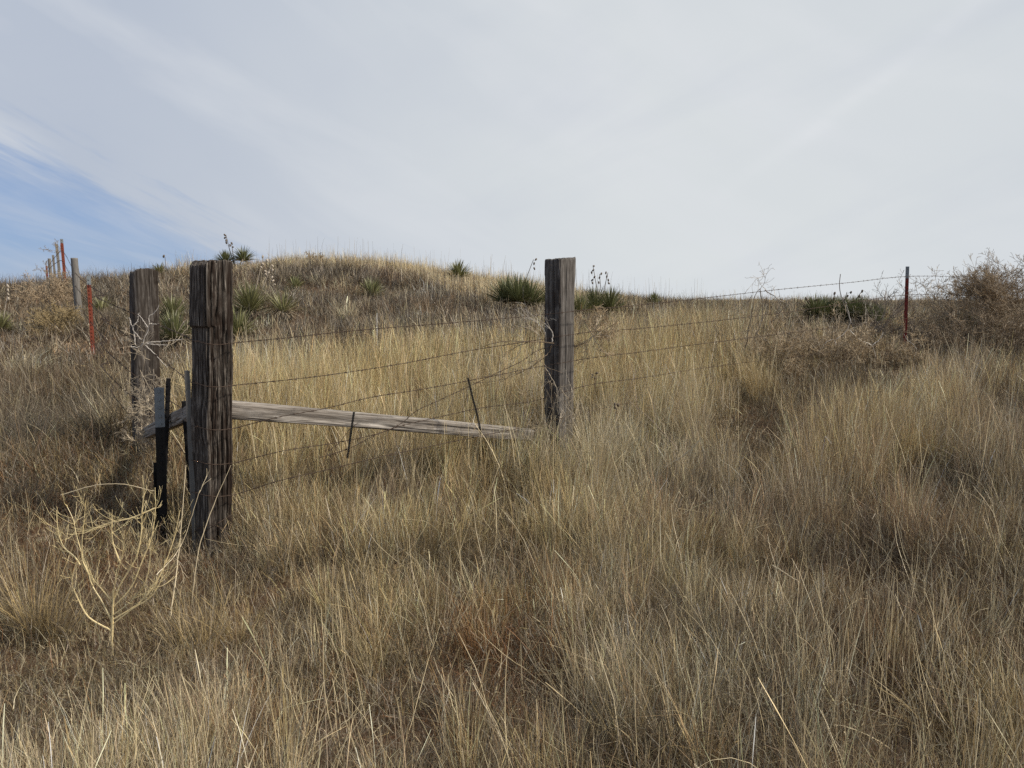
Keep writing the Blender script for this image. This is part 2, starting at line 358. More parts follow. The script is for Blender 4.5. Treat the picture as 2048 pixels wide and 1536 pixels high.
# patches of one kind of grass: kind 0 gold 1 pale 2 grey 3 brown 4 rust
BL = [(700,780,8.0,330,0,2.5),(950,800,7.5,220,0,2.0),(560,760,8.2,140,1,1.5),(1250,740,8.2,150,0,3.0),(1480,740,8.4,110,0,3),(1200,900,5.9,150,1,3),(830,1120,4.6,200,0,3.0),(1000,1080,5.0,150,0,2.5),(560,900,5.9,120,0,1.5),
      (1700,1100,4.3,250,3,1.6),(1850,1350,3.1,300,3,1.4),(1600,980,5.5,200,2,2),(1330,1000,5.3,180,2,1.2),(1900,950,6.3,200,0,1.3),(80,860,7.0,180,2,2),(150,1050,4.9,200,4,1.6),(60,720,10,160,3,2),(660,1360,2.95,120,4,2.6),(900,1330,3.1,130,4,2.6),(1060,1250,3.5,100,4,1.5),(150,1430,2.8,300,1,1.6),(1500,1420,2.9,300,1,1.0),(300,1000,5.1,80,4,2.5),(250,940,6,120,0,1.5),
      (600,640,13,250,3,2),(800,620,14,250,3,2),(700,560,16.5,300,2,1.5),(900,670,11.5,150,2,2),(500,600,14,150,3,1.5)]
BLW = [(at(a, b, c_)[0], c_, r / FPX * c_, k, w) for (a, b, c_, r, k, w) in BL]
rng = np.random.default_rng(7)
lean_az = lambda x, y: 2 * math.pi * fbm(x / 2.2, y / 2.2, 51, 2) * 1.6
tall = Acc(); short = Acc()
def tall_batch(nclump, y0, y1, per, wid, seg, smax=0.78, hmul=1.0):
    cx, cy = scatter(rng, nclump, y0, y1, smax)
    s, nz, hill, crest, left, mid, right, fore = zones(cx, cy)
    dens = 0.62 + 0.0 * s
    hl = hleft(cx, cy); dens = dens * (.35 + .65 * hl) * (1 - .86 * hill) * (1 - .62 * left) + .45 * mid + .5 * crest + .22 * right
    fn = fbm(cx / .6, cy / .6, 61); dens *= np.clip((3.6 + 2.4 * fore) * (fn - .5) + .85, .02, 1.7)
    keep = rng.random(nclump) < dens
    hl = hl[keep]; cx, cy = cx[keep], cy[keep]; hill, crest, left, mid, right, fore = [q[keep] for q in (hill, crest, left, mid, right, fore)]
    nc = len(cx); hn = fbm(cx / 1.1, cy / 1.1, 71)
    h = .40 + .07 * mid + .12 * right - .20 * hill - .21 * left - .06 * crest - .10 * fore
    farr = sstep(10.5, 13, cy) * sstep(.02, .12, cx / cy)
    h = h * (.55 + .9 * hn) * rng.uniform(.7, 1.3, nc) * hmul * hl * (1 - .5 * farr) * (1 - .30 * crest)
    w = wfield(cx, cy, hill, crest, left, mid, right, fore)
    npb = np.maximum(2, rng.poisson(per, nc)); rep = np.repeat(np.arange(nc), npb); N = len(rep)
    rad = rng.uniform(.015, .065, nc)[rep]
    ang = rng.uniform(0, 2 * math.pi, N); rr = rad * np.sqrt(rng.random(N))
    x = cx[rep] + rr * np.cos(ang); y = cy[rep] + rr * np.sin(ang)
    spread = rng.uniform(.12, .55, nc)[rep] * (1 - .5 * mid[rep]) * (1 - .25 * right[rep]) * (1 + .25 * fore[rep]); caz = (lean_az(cx, cy) + rng.normal(0, .5, nc))[rep]
    cl = (np.abs(rng.normal(0, .12, nc)) * (1 - .4 * mid))[rep]
    lx = cl * np.cos(caz) + spread * (rr / rad) * np.cos(ang) + rng.normal(0, .10, N)
    ly = cl * np.sin(caz) + spread * (rr / rad) * np.sin(ang) + rng.normal(0, .10, N)
    th0 = np.minimum(np.hypot(lx, ly), 1.1); az = np.arctan2(ly, lx)
    L = h[rep] * rng.uniform(.45, 1.2, N); kap = np.abs(rng.normal(.05, .18, N)) * (1 + 2.5 * (rng.random(N) < .12))
    col = palette(w[rep], rng, N)
    kap = kap * (1 + 2.5 * left[rep]) + .3 * left[rep]; th0 = th0 + .25 * left[rep]
    # clumps tend to one tone
    tone = (palette(w, rng, nc, .1) * rng.lognormal(.04, .32, (nc, 1)))[rep]; mixf = .6; col = col * (1 - mixf) + tone * mixf
    col = np.clip(col * rng.lognormal(.06, .40, (N, 1)), .02, .80)
    wd = wid * rng.uniform(.55, 1.3, N) * (1 + .8 * (rng.random(N) < .05))
    P = np.stack([x, y, gz(x, y) - .01], 1)
    tall.add(*ribbons(P, L, wd, az, th0 * .65, kap + th0 * .4, col, seg, rng, .2, kink=.13, head=.10))
def short_batch(N, y0, y1, wid, seg, smax=0.78):
    x, y = scatter(rng, N, y0, y1, smax)
    s, nz, hill, crest, left, mid, right, fore = zones(x, y)
    cn = fbm(x / .22, y / .22, 81, 3)
    keep = rng.random(N) < np.clip(3.2 * cn - .75, .08, 1) * (1 - .62 * hill); x, y = x[keep], y[keep]
    hill, crest, left, mid, right, fore = [q[keep] for q in (hill, crest, left, mid, right, fore)]; cn = cn[keep]; N = len(x)
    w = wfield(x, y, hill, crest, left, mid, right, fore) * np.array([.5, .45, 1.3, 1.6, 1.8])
    L = (.10 + .10 * cn + .08 * left + .05 * hill + .04 * right) * rng.uniform(.5, 1.9, N)
    L = L * (.55 + .45 * hleft(x, y))
    az = rng.uniform(0, 2 * math.pi, N) ; th0 = np.abs(rng.normal(.75, .45, N)); kap = rng.normal(.5, .9, N)
    lift = np.abs(rng.normal(0, .035, N)) * (1 + 1.0 * cn)
    P = np.stack([x, y, gz(x, y) - .004 + lift], 1)
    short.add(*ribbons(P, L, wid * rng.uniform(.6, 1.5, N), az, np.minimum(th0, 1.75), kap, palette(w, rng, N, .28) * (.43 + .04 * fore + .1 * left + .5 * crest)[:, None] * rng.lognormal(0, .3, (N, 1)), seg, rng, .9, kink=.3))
tall_batch(2500, 1.2, 4.4, 58, .0021, 6)
tall_batch(8500, 4.4, 7.5, 31, .0024, 5)
tall_batch(14000, 7.5, 12.5, 17, .0038, 4, .74)
tall_batch(15000, 12.5, 20.5, 8, .0075, 3, .72)
tall_batch(4500, 20.5, 34, 5, .012, 2, .72)
tall_batch(3000, 34, 60, 5, .025, 2, .72, 1.2)
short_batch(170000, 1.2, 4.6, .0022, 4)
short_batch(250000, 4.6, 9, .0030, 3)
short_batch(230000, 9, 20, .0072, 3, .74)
# long loose pale stems lying over everything and standing out of the mass
def stems(N, y0, y1, wid, colr, Lr=(.45, .8), th=(.0, .35), kp=.5, seg=6, sel=None):
    x, y = scatter(rng, N, y0, y1, .75)
    if sel is not None: k = sel(x, y); x, y = x[k], y[k]; N = len(x)
    hs = hleft(x, y) * (1 - .6 * zones(x, y)[4]); P = np.stack([x, y, gz(x, y)], 1)
    col = colr * (1 + rng.normal(0, .12, (N, 1)))
    tall.add(*ribbons(P, rng.uniform(*Lr, N) * (.2 + .8 * hs), wid * rng.uniform(.7, 1.3, N), rng.uniform(0, 6.28, N), rng.uniform(*th, N), rng.normal(0, kp, N), np.clip(col, 0, .85), seg, rng, .35, tipw=.35))
stems(1100, 1.3, 5, .0028, PALE, (.30, .58), (.0, .5), .6)
stems(2600, 1.5, 3.6, .0026, PALE * 1.05, (.22, .46), (.0, .45), .35, 6, lambda x, y: (x < -.55) | (x > .8))
stems(420, 1.3, 5, .0034, PALE * 1.1, (.25, .55), (.5, 1.5), 1.2)
stems(1500, 5, 9, .0045, PALE, (.4, .75), (0, .35), .5)
stems(800, 9, 16.5, .006, PALE * .85, (.3, .55), (0, .2), .2, 4)
stems(26000, 13.5, 20.5, .0060, PALE * 1.12, (.14, .46), (0, .14), .12, 4, lambda x, y: (zones(x, y)[3] > .4) & (x / y < .10) & (fbm(x * .8, y * .8, 77) > .40))
stems(900, 16, 20.5, .0060, GREY * 1.1, (.4, .75), (0, .12), .12, 4, lambda x, y: (x / y < .25))
stems(900, 13, 24, .007, GREY * 1.0, (.2, .48), (0, .15), .15, 4)
stems(260, 1.6, 8, .0030, BROWN, (.3, .7), (.3, 1.3), 1.0)
stems(2600, 1.3, 5.2, .0044, PALE, (.06, .22), (.3, 1.6), 3.0, 6)
stems(900, 1.5, 5, .0034, PALE * 1.0, (.18, .36), (.0, .5), .4)
# low scrubby mounds on the hill face and the left flat
def scrub(nm, y0, y1, sel, hh, per, wid, pal):
    cx, cy = scatter(rng, nm, y0, y1, .74); k = sel(cx, cy); cx, cy = cx[k], cy[k]; nc = len(cx); rr = hh * rng.uniform(.45, 1.5, nc)
    tone = pal[rng.integers(0, len(pal), nc)] * rng.lognormal(-.08, .5, (nc, 1)); rep_ = np.repeat(np.arange(nc), per); N = len(rep_)
    a = rng.uniform(0, 6.28, N); q = np.sqrt(rng.random(N)); x = cx[rep_] + .7 * rr[rep_] * q * np.cos(a); y = cy[rep_] + .7 * rr[rep_] * q * np.sin(a)
    hl = hleft(cx, cy)[rep_]; P = np.stack([x, y, gz(x, y) - .01], 1)
    short.add(*ribbons(P, rr[rep_] * rng.uniform(.5, 1.2, N) * (.4 + .6 * hl), wid * rng.uniform(.6, 1.5, N), a + rng.normal(0, .5, N), 1.25 * q + rng.normal(0, .15, N), rng.normal(0, .7, N), np.clip(tone[rep_] * rng.lognormal(0, .25, (N, 1)), .02, .7), 3, rng, 1.2, kink=.3))
PALH = np.stack([GREY * .85, BROWN * .85, GREY * .6, BROWN * .55, np.array([.25, .225, .18]), PALE * .6, DARK, DARK * 1.4])
scrub(2600, 8.6, 18.5, lambda x, y: (zones(x, y)[2] > .3) & (fbm(x / .8, y / .8, 93) > .42), .32, 110, .0080, PALH)
scrub(3800, 8.6, 18.5, lambda x, y: (zones(x, y)[2] > .3), .11, 40, .0080, PALH)
scrub(2600, 5, 14, lambda x, y: (zones(x, y)[4] > .35), .13, 46, .0060, PALH)
scrub(1500, 10, 19, lambda x, y: (x / y > .02), .13, 40, .009, np.stack([GREY, BROWN, PALE * .8]))
scrub(900, 1.6, 6, lambda x, y: fbm(x / .5, y / .5, 91) > .5, .10, 70, .0030, np.stack([DARK, GREY * .6, BROWN * .7, GREY]))
tag(tall.build('tall_grass', m_grass), kind='stuff'); tag(short.build('short_grass', m_grass), kind='stuff')

# distinctive bunches of grass that stand out on their own
def tuft(px, py, Y, hpx, wpx, col, n, label, lean=(0, 0), wid=.0022):
    n = int(n * 1.35)
    b = at(px, py, Y); base = gp(b[0], b[1]); r = np.random.default_rng(int(px * 7 + py))
    h = hpx / FPX * Y; sp = math.atan2(wpx / FPX * Y / 2, h * .85)
    nb = 7; sb = r.normal(0, .075, (nb, 2)); sb[0] = 0; sl = r.normal(0, .16, (nb, 2)); sc2 = r.lognormal(0, .2, (nb, 1)); shh = r.uniform(.65, 1.1, nb)
    g_ = r.integers(0, nb, n); ang = r.uniform(0, 2 * math.pi, n); q = np.sqrt(r.random(n)); rad = .035
    X1 = base[0] + sb[g_, 0] + rad * q * np.cos(ang); Y1 = base[1] + sb[g_, 1] + rad * q * np.sin(ang); P = np.stack([X1, Y1, gz(X1, Y1) - .01], 1)
    lx = sp * (.75 * q * np.cos(ang) + sl[g_, 0] + sb[g_, 0] * 3) + lean[0] + r.normal(0, .13, n); ly = sp * (.75 * q * np.sin(ang) + sl[g_, 1]) + lean[1] + r.normal(0, .13, n)
    th = np.hypot(lx, ly); az = np.arctan2(ly, lx)
    mixc = np.where(r.random((n, 1)) < .3, (GREY if r.random() < .5 else PALE)[None], col[None] * sc2[g_])
    c = np.clip(mixc * r.lognormal(0, .25, (n, 1)), .02, .8)
    V, F, C = ribbons(P, h * shh[g_] * r.uniform(.25, 1.12, n), wid * r.uniform(.5, 1.5, n), az, th * .85, th * .25 + np.abs(r.normal(.05, .25, n)), c, 6, r, .28, kink=.22, head=.08)
    tag(mesh_np('grass_tuft', V, F, m_grass, col=C, loc=base), label, 'grass tuft', 'bunches of dry grass that stand out of the field')
tuft(400, 1320, 3.35, 220, 300, GOLD, 520, 'golden bunch of fine straw spreading to the right of the pale branching weed')
tuft(75, 1270, 3.5, 260, 330, GOLD * .95, 420, 'yellow straw bunch at the left edge beside the pale branching weed')
tuft(575, 1130, 4.5, 120, 190, GOLD, 420, 'short golden bunch just right of the foot of the front post')
tuft(1190, 1000, 5.6, 230, 250, PALE * .8, 480, 'tall pale bunch with blades combed over to the right, right of the middle post foot', (.15, -.05))
tuft(1085, 985, 5.65, 150, 200, GREY * 1.15, 300, 'greyish bunch leaning right across the foot of the middle post', (.45, 0))
tuft(1390, 950, 6.3, 190, 220, GREY * 1.05, 380, 'silver grey bunch around the tangled hollow in the right field', (-.1, 0))
tuft(1520, 840, 7.6, 170, 130, GOLD * .85, 420, 'upright golden bunch beneath the dark wiry dead weed', (-.05, 0))
tuft(1190, 1480, 2.85, 220, 330, PALE * .85, 330, 'spiky straw bunch splaying out beside the bottom dark hollow')
tuft(1960, 1270, 3.5, 120, 160, GOLD * 1.05, 330, 'low yellow bunch with bent blades near the right edge', (.1, -.2))
tuft(430, 1560, 2.5, 230, 350, PALE * .85, 300, 'coarse pale bunch at the bottom edge below the golden bunch')
tuft(1990, 1560, 2.5, 220, 380, GOLD * .8, 300, 'coarse tawny bunch leaning left in the bottom right corner', (-.35, 0))
tuft(690, 650, 11.8, 60, 60, PALE * .9, 300, 'small pale bunch halfway up the hill below the low spiky yucca', wid=.006)
tuft(230, 870, 6.4, 150, 230, PALE * .8, 420, 'pale bunch of curved blades left of the rear left post foot', wid=.0035)
tuft(30, 760, 9.3, 90, 130, PALE * .85, 420, 'pale feathery bunch at the left edge below the golden tumbleweed', (.3, 0), wid=.005)

# ------------------------------------------------------------------ materials for wood and metal
def woodmat(name, dark, mid, lite, stain, stain_amt, sc_=1.0, vertical='Z'):
    m, t, b = newmat(name)
    tcn = t.n('ShaderNodeTexCoord'); mp = t.n('ShaderNodeMapping'); t.l(tcn.outputs['Object'], mp.inputs['Vector'])
    s = [1, 1, 1]; s[{'X': 0, 'Y': 1, 'Z': 2}[vertical]] = 0.045; mp.inputs['Scale'].default_value = s
    v = mp.outputs[0]
    a = t.noise(v, 95 * sc_, 5, .65, .6); bb = t.noise(v, 260 * sc_, 3, .6); big = t.noise(tcn.outputs['Object'], 6, 4, .6)
    big2 = t.noise(v, 24, 3, .5, .5)
    f = t.math('ADD', t.math('MULTIPLY', a, .65), t.math('MULTIPLY', bb, .35))
    c = t.ramp(f, [(0.36, dark), (0.5, mid), (0.64, lite)])
    at_ = t.n('ShaderNodeAttribute'); at_.attribute_name = 'stain'
    sm = t.math('MULTIPLY', t.ramp(t.math('ADD', t.math('MULTIPLY', big, .5), t.math('MULTIPLY', big2, .5)), [(0.42, (0, 0, 0)), (0.56, (1, 1, 1))]), t.math('ADD', at_.outputs['Fac'], stain_amt), True)
    c = t.mix(t.math('MULTIPLY', sm, .85), c, stain)
    t.l(c, b.inputs['Base Color']); b.inputs['Roughness'].default_value = .9
    bp = t.n('ShaderNodeBump'); bp.inputs['Strength'].default_value = .7; bp.inputs['Distance'].default_value = .004
    t.l(f, bp.inputs['Height']); t.l(bp.outputs[0], b.inputs['Normal']); return m
m_tie = woodmat('creosote_tie', (0.017, 0.013, 0.010), (0.060, 0.051, 0.044), (0.28, 0.25, 0.215), (0.022, 0.013, 0.009), .0)
m_grey = woodmat('grey_post_wood', (0.05, 0.045, 0.041), (0.125, 0.115, 0.105), (0.25, 0.235, 0.22), (0.035, 0.028, 0.025), .12)
m_rear = woodmat('rear_post_wood', (0.022, 0.018, 0.015), (0.072, 0.062, 0.054), (0.22, 0.20, 0.18), (0.022, 0.015, 0.011), .10, .8)
m_rail = woodmat('weathered_rail', (0.09, 0.076, 0.062), (0.27, 0.245, 0.215), (0.54, 0.50, 0.45), (0.15, 0.12, 0.095), .15, .8, 'X')
m_far = woodmat('far_post_wood', (0.12, 0.11, 0.10), (0.2, 0.19, 0.175), (0.30, 0.28, 0.26), (0.08, 0.07, 0.06), .1)
def plain(name, col, rough=.6, metal=0, rust=None, amt=.5, scale=30, spec=.3):
    m, t, b = newmat(name); tcn = t.n('ShaderNodeTexCoord'); nn = t.noise(tcn.outputs['Object'], scale, 5, .65)
    c = t.mix(t.math('MULTIPLY', t.ramp(nn, [(0.44, (0, 0, 0)), (0.62, (1, 1, 1))]), amt), col, rust or tuple(q * .6 for q in col))
    t.l(c, b.inputs['Base Color']); b.inputs['Roughness'].default_value = rough; b.inputs['Metallic'].default_value = metal
    b.inputs['Specular IOR Level'].default_value = spec; return m
m_wire = plain('rusty_wire', (0.085, 0.06, 0.045), .7, .3, (0.05, 0.028, 0.018), .6, 80)
m_wire2 = plain('galvanised_wire', (0.19, 0.17, 0.15), .6, .4, (0.10, 0.07, 0.05), .6, 60)
m_red = plain('red_post_paint', (0.20, 0.022, 0.014), .65, 0, (0.07, 0.025, 0.018), .85, 34)
m_orange = plain('orange_post_paint', (0.22, 0.048, 0.025), .7, 0, (0.15, 0.05, 0.03), .7, 16)
m_black = plain('black_post_paint', (0.007, 0.007, 0.008), .5, 0, (0.014, 0.011, 0.009), .4, 20, .25)
m_silver = plain('silver_post_paint', (0.21, 0.235, 0.25), .6, 0, (0.19, 0.205, 0.21), .4, 7, .3)
m_greymetal = plain('grey_stake_steel', (0.14, 0.14, 0.135), .65, .2, (0.12, 0.11, 0.10), .6, 14)
m_pod = plain('seed_pod', (0.17, 0.135, 0.10), .85, 0, (0.08, 0.06, 0.05), .6, 30)
m_podpale = plain('pale_seed_pod', (0.52, 0.45, 0.36), .85, 0, (0.25, 0.2, 0.15), .5, 30)

# ------------------------------------------------------------------ heavy wooden posts
def heavy_post(name, px, Y, top_py, w, d, rot, seed, mat, label, cat, amp=1.0, prof=None, stainf=None, cracks=(), base_dz=.25, lean=(0, 0), topfn=None, N=420, rows=420, group='heavy timber posts of the fence corner', rc=.018):
    c = at(px, top_py, Y); base = gp(c[0], c[1]); zt = c[2]; h = zt - base[2]
    # rounded rectangle perimeter, equal arc steps
    hw, hd = w / 2 - rc, d / 2 - rc
    segs = [((-hw, -hd - rc), (hw, -hd - rc)), (hw, -hd, -90), ((hw + rc, -hd), (hw + rc, hd)), (hw, hd, 0), ((hw, hd + rc), (-hw, hd + rc)), (-hw, hd, 90), ((-hw - rc, hd), (-hw - rc, -hd)), (-hw, -hd, 180)]
    P = []; Nn = []; fc = []
    for k, sg in enumerate(segs):
        if k % 2 == 0:
            a, b = np.array(sg[0]), np.array(sg[1]); m = max(2, int(N * np.linalg.norm(b - a) / (2 * (w + d))))
            for i in range(m): P.append(a + (b - a) * i / m); dd = (b - a) / np.linalg.norm(b - a); Nn.append((dd[1], -dd[0])); fc.append(k // 2)
        else:
            m = 8
            for i in range(m):
                t = R(sg[2] + 90 * i / m); P.append(np.array([sg[0] + rc * math.cos(t), sg[1] + rc * math.sin(t)])); Nn.append((math.cos(t), math.sin(t))); fc.append(k // 2 + .5)
    P = np.array(P); Nn = np.array(Nn); fc = np.array(fc); n = len(P)
    s = np.r_[0, np.cumsum(np.linalg.norm(np.diff(P, axis=0), axis=1))]
    zz = np.linspace(-base_dz, h, rows); S, Zz = np.meshgrid(s, zz)
    wob = .022 * (fbm(S * 6, Zz * 3.0, seed + 5) - .5) + .006 * (fbm(S * 30, Zz * 11, seed + 6, 3) - .5)
    g1 = vn((S + wob) * 120, Zz * 3.4, seed); g2 = vn((S + wob) * 260, Zz * 8, seed + 1); big = .5 + .75 * (fbm(S * 7, Zz * 3.5, seed + 2) - .5) + 1.1 * (fbm(S * 3 + 40, Zz * 1.7, seed + 21, 2) - .5)
    chip = sstep(.56, .70, fbm((S + wob) * 45, Zz * 7, seed + 3, 3))
    rough = np.ones_like(S) if stainf is None else stainf(S, Zz, fc[None].repeat(rows, 0), h)
    disp = -amp * rough * (.007 * (1 - np.abs(2 * g1 - 1)) ** 2 + .004 * g2 + .006 * chip) + .008 * (big - .5)
    for (s0, z0, z1, wd, dp, ph) in cracks:
        cen = s0 + .010 * (fbm(Zz * 2.5, Zz * 0 + ph, seed + 9) - .5)
        m = np.exp(-((S - cen) / wd) ** 2) * sstep(z0, z0 + .15, Zz) * (1 - sstep(z1 - .15, z1, Zz)); disp -= dp * m
    kn = vn(S * 14, Zz * 9, seed + 31); disp -= amp * rough * .010 * sstep(.80, .95, kn)
    ow = np.ones_like(S)[..., None] * 1.0
    PX = P[None, :, 0] + Nn[None, :, 0] * disp; PY = P[None, :, 1] + Nn[None, :, 1] * disp
    if prof is not None: PX, PY = prof(PX, PY, Zz, h)
    # worn rounded top edge
    e = sstep(h - .012, h, Zz); PX = PX * (1 - .03 * e); PY = PY * (1 - .03 * e)
    Zt = Zz.copy()
    tn = topfn(PX, PY) if topfn else 0 * PX
    tn = tn + .022 * (fbm(PX * 30, PY * 30, seed + 40) - .5) - .012 * sstep(.55, .8, vn(PX * 70, PY * 70, seed + 44))
    Zt = Zt + tn * sstep(h - .25, h, Zz)
    V = np.stack([PX, PY, Zt], -1).reshape(-1, 3)
    idx = np.arange(rows * n).reshape(rows, n); nx = np.roll(idx, -1, 1)
    F = np.stack([idx[:-1], nx[:-1], nx[1:], idx[1:]], -1).reshape(-1, 4)
    # top cap: rings shrinking towards the middle
    stn = (rough * 1.0).reshape(-1)
    rings = 10; last = idx[-1]; VV = [V]; FF = [F]; off = len(V); st = [stn]
    for k in range(1, rings + 1):
        f = 1 - k / rings * .98; rx = PX[-1] * f; ry = PY[-1] * f
        rz = h + (topfn(rx, ry) if topfn else 0) + .022 * (fbm(rx * 30, ry * 30, seed + 40) - .5) - .012 * sstep(.55, .8, vn(rx * 70, ry * 70, seed + 44))
        VV.append(np.stack([rx, ry, np.broadcast_to(rz, rx.shape)], -1)); cur = np.arange(off, off + n); off += n
        FF.append(np.stack([last, np.roll(last, -1), np.roll(cur, -1), cur], -1)); last = cur; st.append(np.full(n, .2))
    V = np.concatenate(VV); F = np.concatenate(FF)
    ca_, sa_ = math.cos(rot), math.sin(rot); dz = V[:, 2] - h
    V[:, 0] += (lean[0] * ca_) * dz; V[:, 1] += (-lean[0] * sa_) * dz
    o = mesh_np(name, V, F, mat, smooth=True, attr={'stain': np.concatenate(st)})
    o.location = tuple(base); o.rotation_euler = (0, 0, rot)
    return tag(o, label, cat, group), base, h
# front post: left face grey and smoother, the broad face split and stained
def st_front(S, Zz, fc, h):
    return np.where(fc < .75, 1.0, .28) * (1 - .0 * Zz)
def prof_front(PX, PY, Zz, h):
    zf = h - Zz                                            # distance below the top
    shave = sstep(.385, .400, zf)                          # the sawn notch a little below the top
    left = sstep(-.02, -.075, PX)
    bulge = np.exp(-((zf - .98) / .16) ** 2)
    PX = PX + left * (shave * .020 - .012 * bulge * shave)
    taper = 1 - .02 * sstep(.6, 1.6, zf)
    return PX * taper, PY * taper
# local -Y face is the broad split face; local -X face is the grey one
Fx = at(423, 520, 4.68)
broad_dir = math.atan2(-Fx[0], Fx[1])      # sight bearing
rotF = broad_dir + R(44) - 0
fp, fbase, fh = heavy_post('timber_post', 423, 4.68, 523, .225, .155, rotF, 11, m_tie,
    'thick dark railroad tie post in front, deeply split, tallest of the timber posts', 'post', 1.15, prof_front, st_front,
    cracks=[(.03, .2, 1.9, .005, .030, 1), (.078, -.1, 1.8, .004, .026, 2), (.12, .1, 1.9, .006, .045, 3), (.155, -.1, 1.5, .005, .032, 4), (.185, .3, 1.9, .003, .014, 5), (.70, .9, 1.9, .005, .030, 6), (.665, .5, 1.9, .0025, .010, 7), (.102, .6, 1.3, .003, .012, 8), (.052, .4, 1.2, .003, .014, 9)],
    topfn=lambda x, y: -.030 * sstep(-.06, -.115, x) + .006, lean=(.042, 0))
mp_, mbase, mh = heavy_post('timber_post', 1120, 6.25, 517, .20, .185, R(44), 23, m_grey,
    'squared grey timber post in the middle, seen corner on against the sky', 'post', .5,
    lambda PX, PY, Zz, h: (PX * (1 - .13 * sstep(.12, .26, h - Zz) * sstep(.0, .06, PX)), PY * (1 - .02 * Zz)),
    lambda S, Zz, fc, h: np.where(fc < .75, .35, .9) , cracks=[(.06, .3, 1.6, .003, .014, 1), (.66, .6, 1.7, .003, .018, 2), (.70, 0, 1.0, .003, .012, 3), (.12, .2, 1.1, .002, .008, 4)],
    topfn=lambda x, y: .010 * (x / .1), N=320, rows=320)
bp_, bbase, bh = heavy_post('timber_post', 288, 6.05, 538, .205, .14, R(21 + 20), 37, m_rear,
    'rear left timber post, grey with rounded top, bleached dead branch hooked on it', 'post', .8, None,
    lambda S, Zz, fc, h: np.where((fc > .4) & (fc < 1.6), 1.0, .30), cracks=[(.10, .7, 1.6, .0025, .006, 1), (.15, .9, 1.4, .002, .005, 2), (.05, 0, .5, .002, .008, 4)], rc=.055,
    topfn=lambda x, y: -.035 * sstep(-.04, -.11, x) - .022 * sstep(.04, .1, x) , N=320, rows=320, lean=(.035, 0))

# ------------------------------------------------------------------ brace rails
def rail(A, B, hh, th, seed, label, mat=m_rail):
    A, B = np.asarray(A), np.asarray(B); Lr = np.linalg.norm(B - A); ex = (B - A) / Lr
    ey = np.cross([0, 0, 1], ex); ey /= np.linalg.norm(ey); ez = np.cross(ex, ey)
    n1, n2 = 90, 200; a = np.linspace(0, 2 * math.pi, n1, endpoint=False); xs = np.linspace(0, Lr, n2)
    ca_, sa_ = np.cos(a), np.sin(a); e = .42
    py = np.sign(ca_) * np.abs(ca_) ** e * th / 2; pz = np.sign(sa_) * np.abs(sa_) ** e * hh / 2
    Aa, Xx = np.meshgrid(a, xs)
    g = vn(Aa * 14 + .8 * fbm(Xx * 2, Aa, seed), Xx * 2.0, seed) ; g2 = fbm(Aa * 3, Xx * 3, seed + 2)
    ds = -.004 * (1 - np.abs(2 * g - 1)) ** 3 + .010 * (g2 - .5)
    for (a0, x0, x1, dp) in ((-1, 0, 0, 0), (4.75, .05, .55, .02), (4.55, .4, .97, .018), (4.95, .2, .75, .012), (1.65, .1, .6, .012), (3.25, .1, .5, .014), (3.05, .45, .95, .012), (3.35, .2, .7, .008), (6.1, .1, .6, .016), (.15, .4, .95, .014), (6.2, .7, 1, .01)):
        cen = a0 + .25 * (fbm(Xx * 1.5, Xx * 0 + seed, 3) - .5)
        ds -= dp * np.exp(-((Aa - cen) / .05) ** 2) * sstep(x0 * Lr, x0 * Lr + .2, Xx) * (1 - sstep(x1 * Lr - .2, x1 * Lr, Xx))
    sagz = .004 * np.sin(math.pi * Xx / Lr)
    tap = 1.0 - .14 * Xx / Lr
    Yv = (py[None] + ca_[None] * ds) * tap; Zv = (pz[None] + sa_[None] * ds) * tap + sagz
    V = np.stack([Xx, Yv, Zv], -1)
    caps = np.stack([[0, 0, 0], [Lr, 0, 0]]).astype(float)
    V = np.concatenate([V.reshape(-1, 3), caps])
    idx = np.arange(n1 * n2).reshape(n2, n1); nx = np.roll(idx, -1, 1)
    F = np.stack([idx[:-1], nx[:-1], nx[1:], idx[1:]], -1).reshape(-1, 4)
    c0, c1 = n1 * n2, n1 * n2 + 1
    f0 = np.stack([np.full(n1 // 2, c0), idx[0, 2::2].tolist() + [idx[0, 0]], idx[0, 1::2], idx[0, 0::2]], -1)
    f1 = np.stack([np.full(n1 // 2, c1), idx[-1, 0::2], idx[-1, 1::2], idx[-1, 2::2].tolist() + [idx[-1, 0]]], -1)
    o = mesh_np('brace_rail', V, np.concatenate([F, f0, f1]), mat, smooth=True, attr={'stain': np.full(len(V), .3)})
    from mathutils import Matrix
    M = Matrix([[ex[0], ey[0], ez[0], A[0]], [ex[1], ey[1], ez[1], A[1]], [ex[2], ey[2], ez[2], A[2]], [0, 0, 0, 1]])
    o.matrix_world = M; return tag(o, label, 'rail', 'timber brace rails')
rail(at(455, 819, 4.82), at(1062, 870, 6.05), .115, .10, 5, 'long pale brace rail sloping from the front post to the foot of the middle post')
rail(at(392, 822, 4.86), at(296, 866, 5.75), .105, .09, 9, 'short brace rail running back from the front post to the rear left post', m_rail)

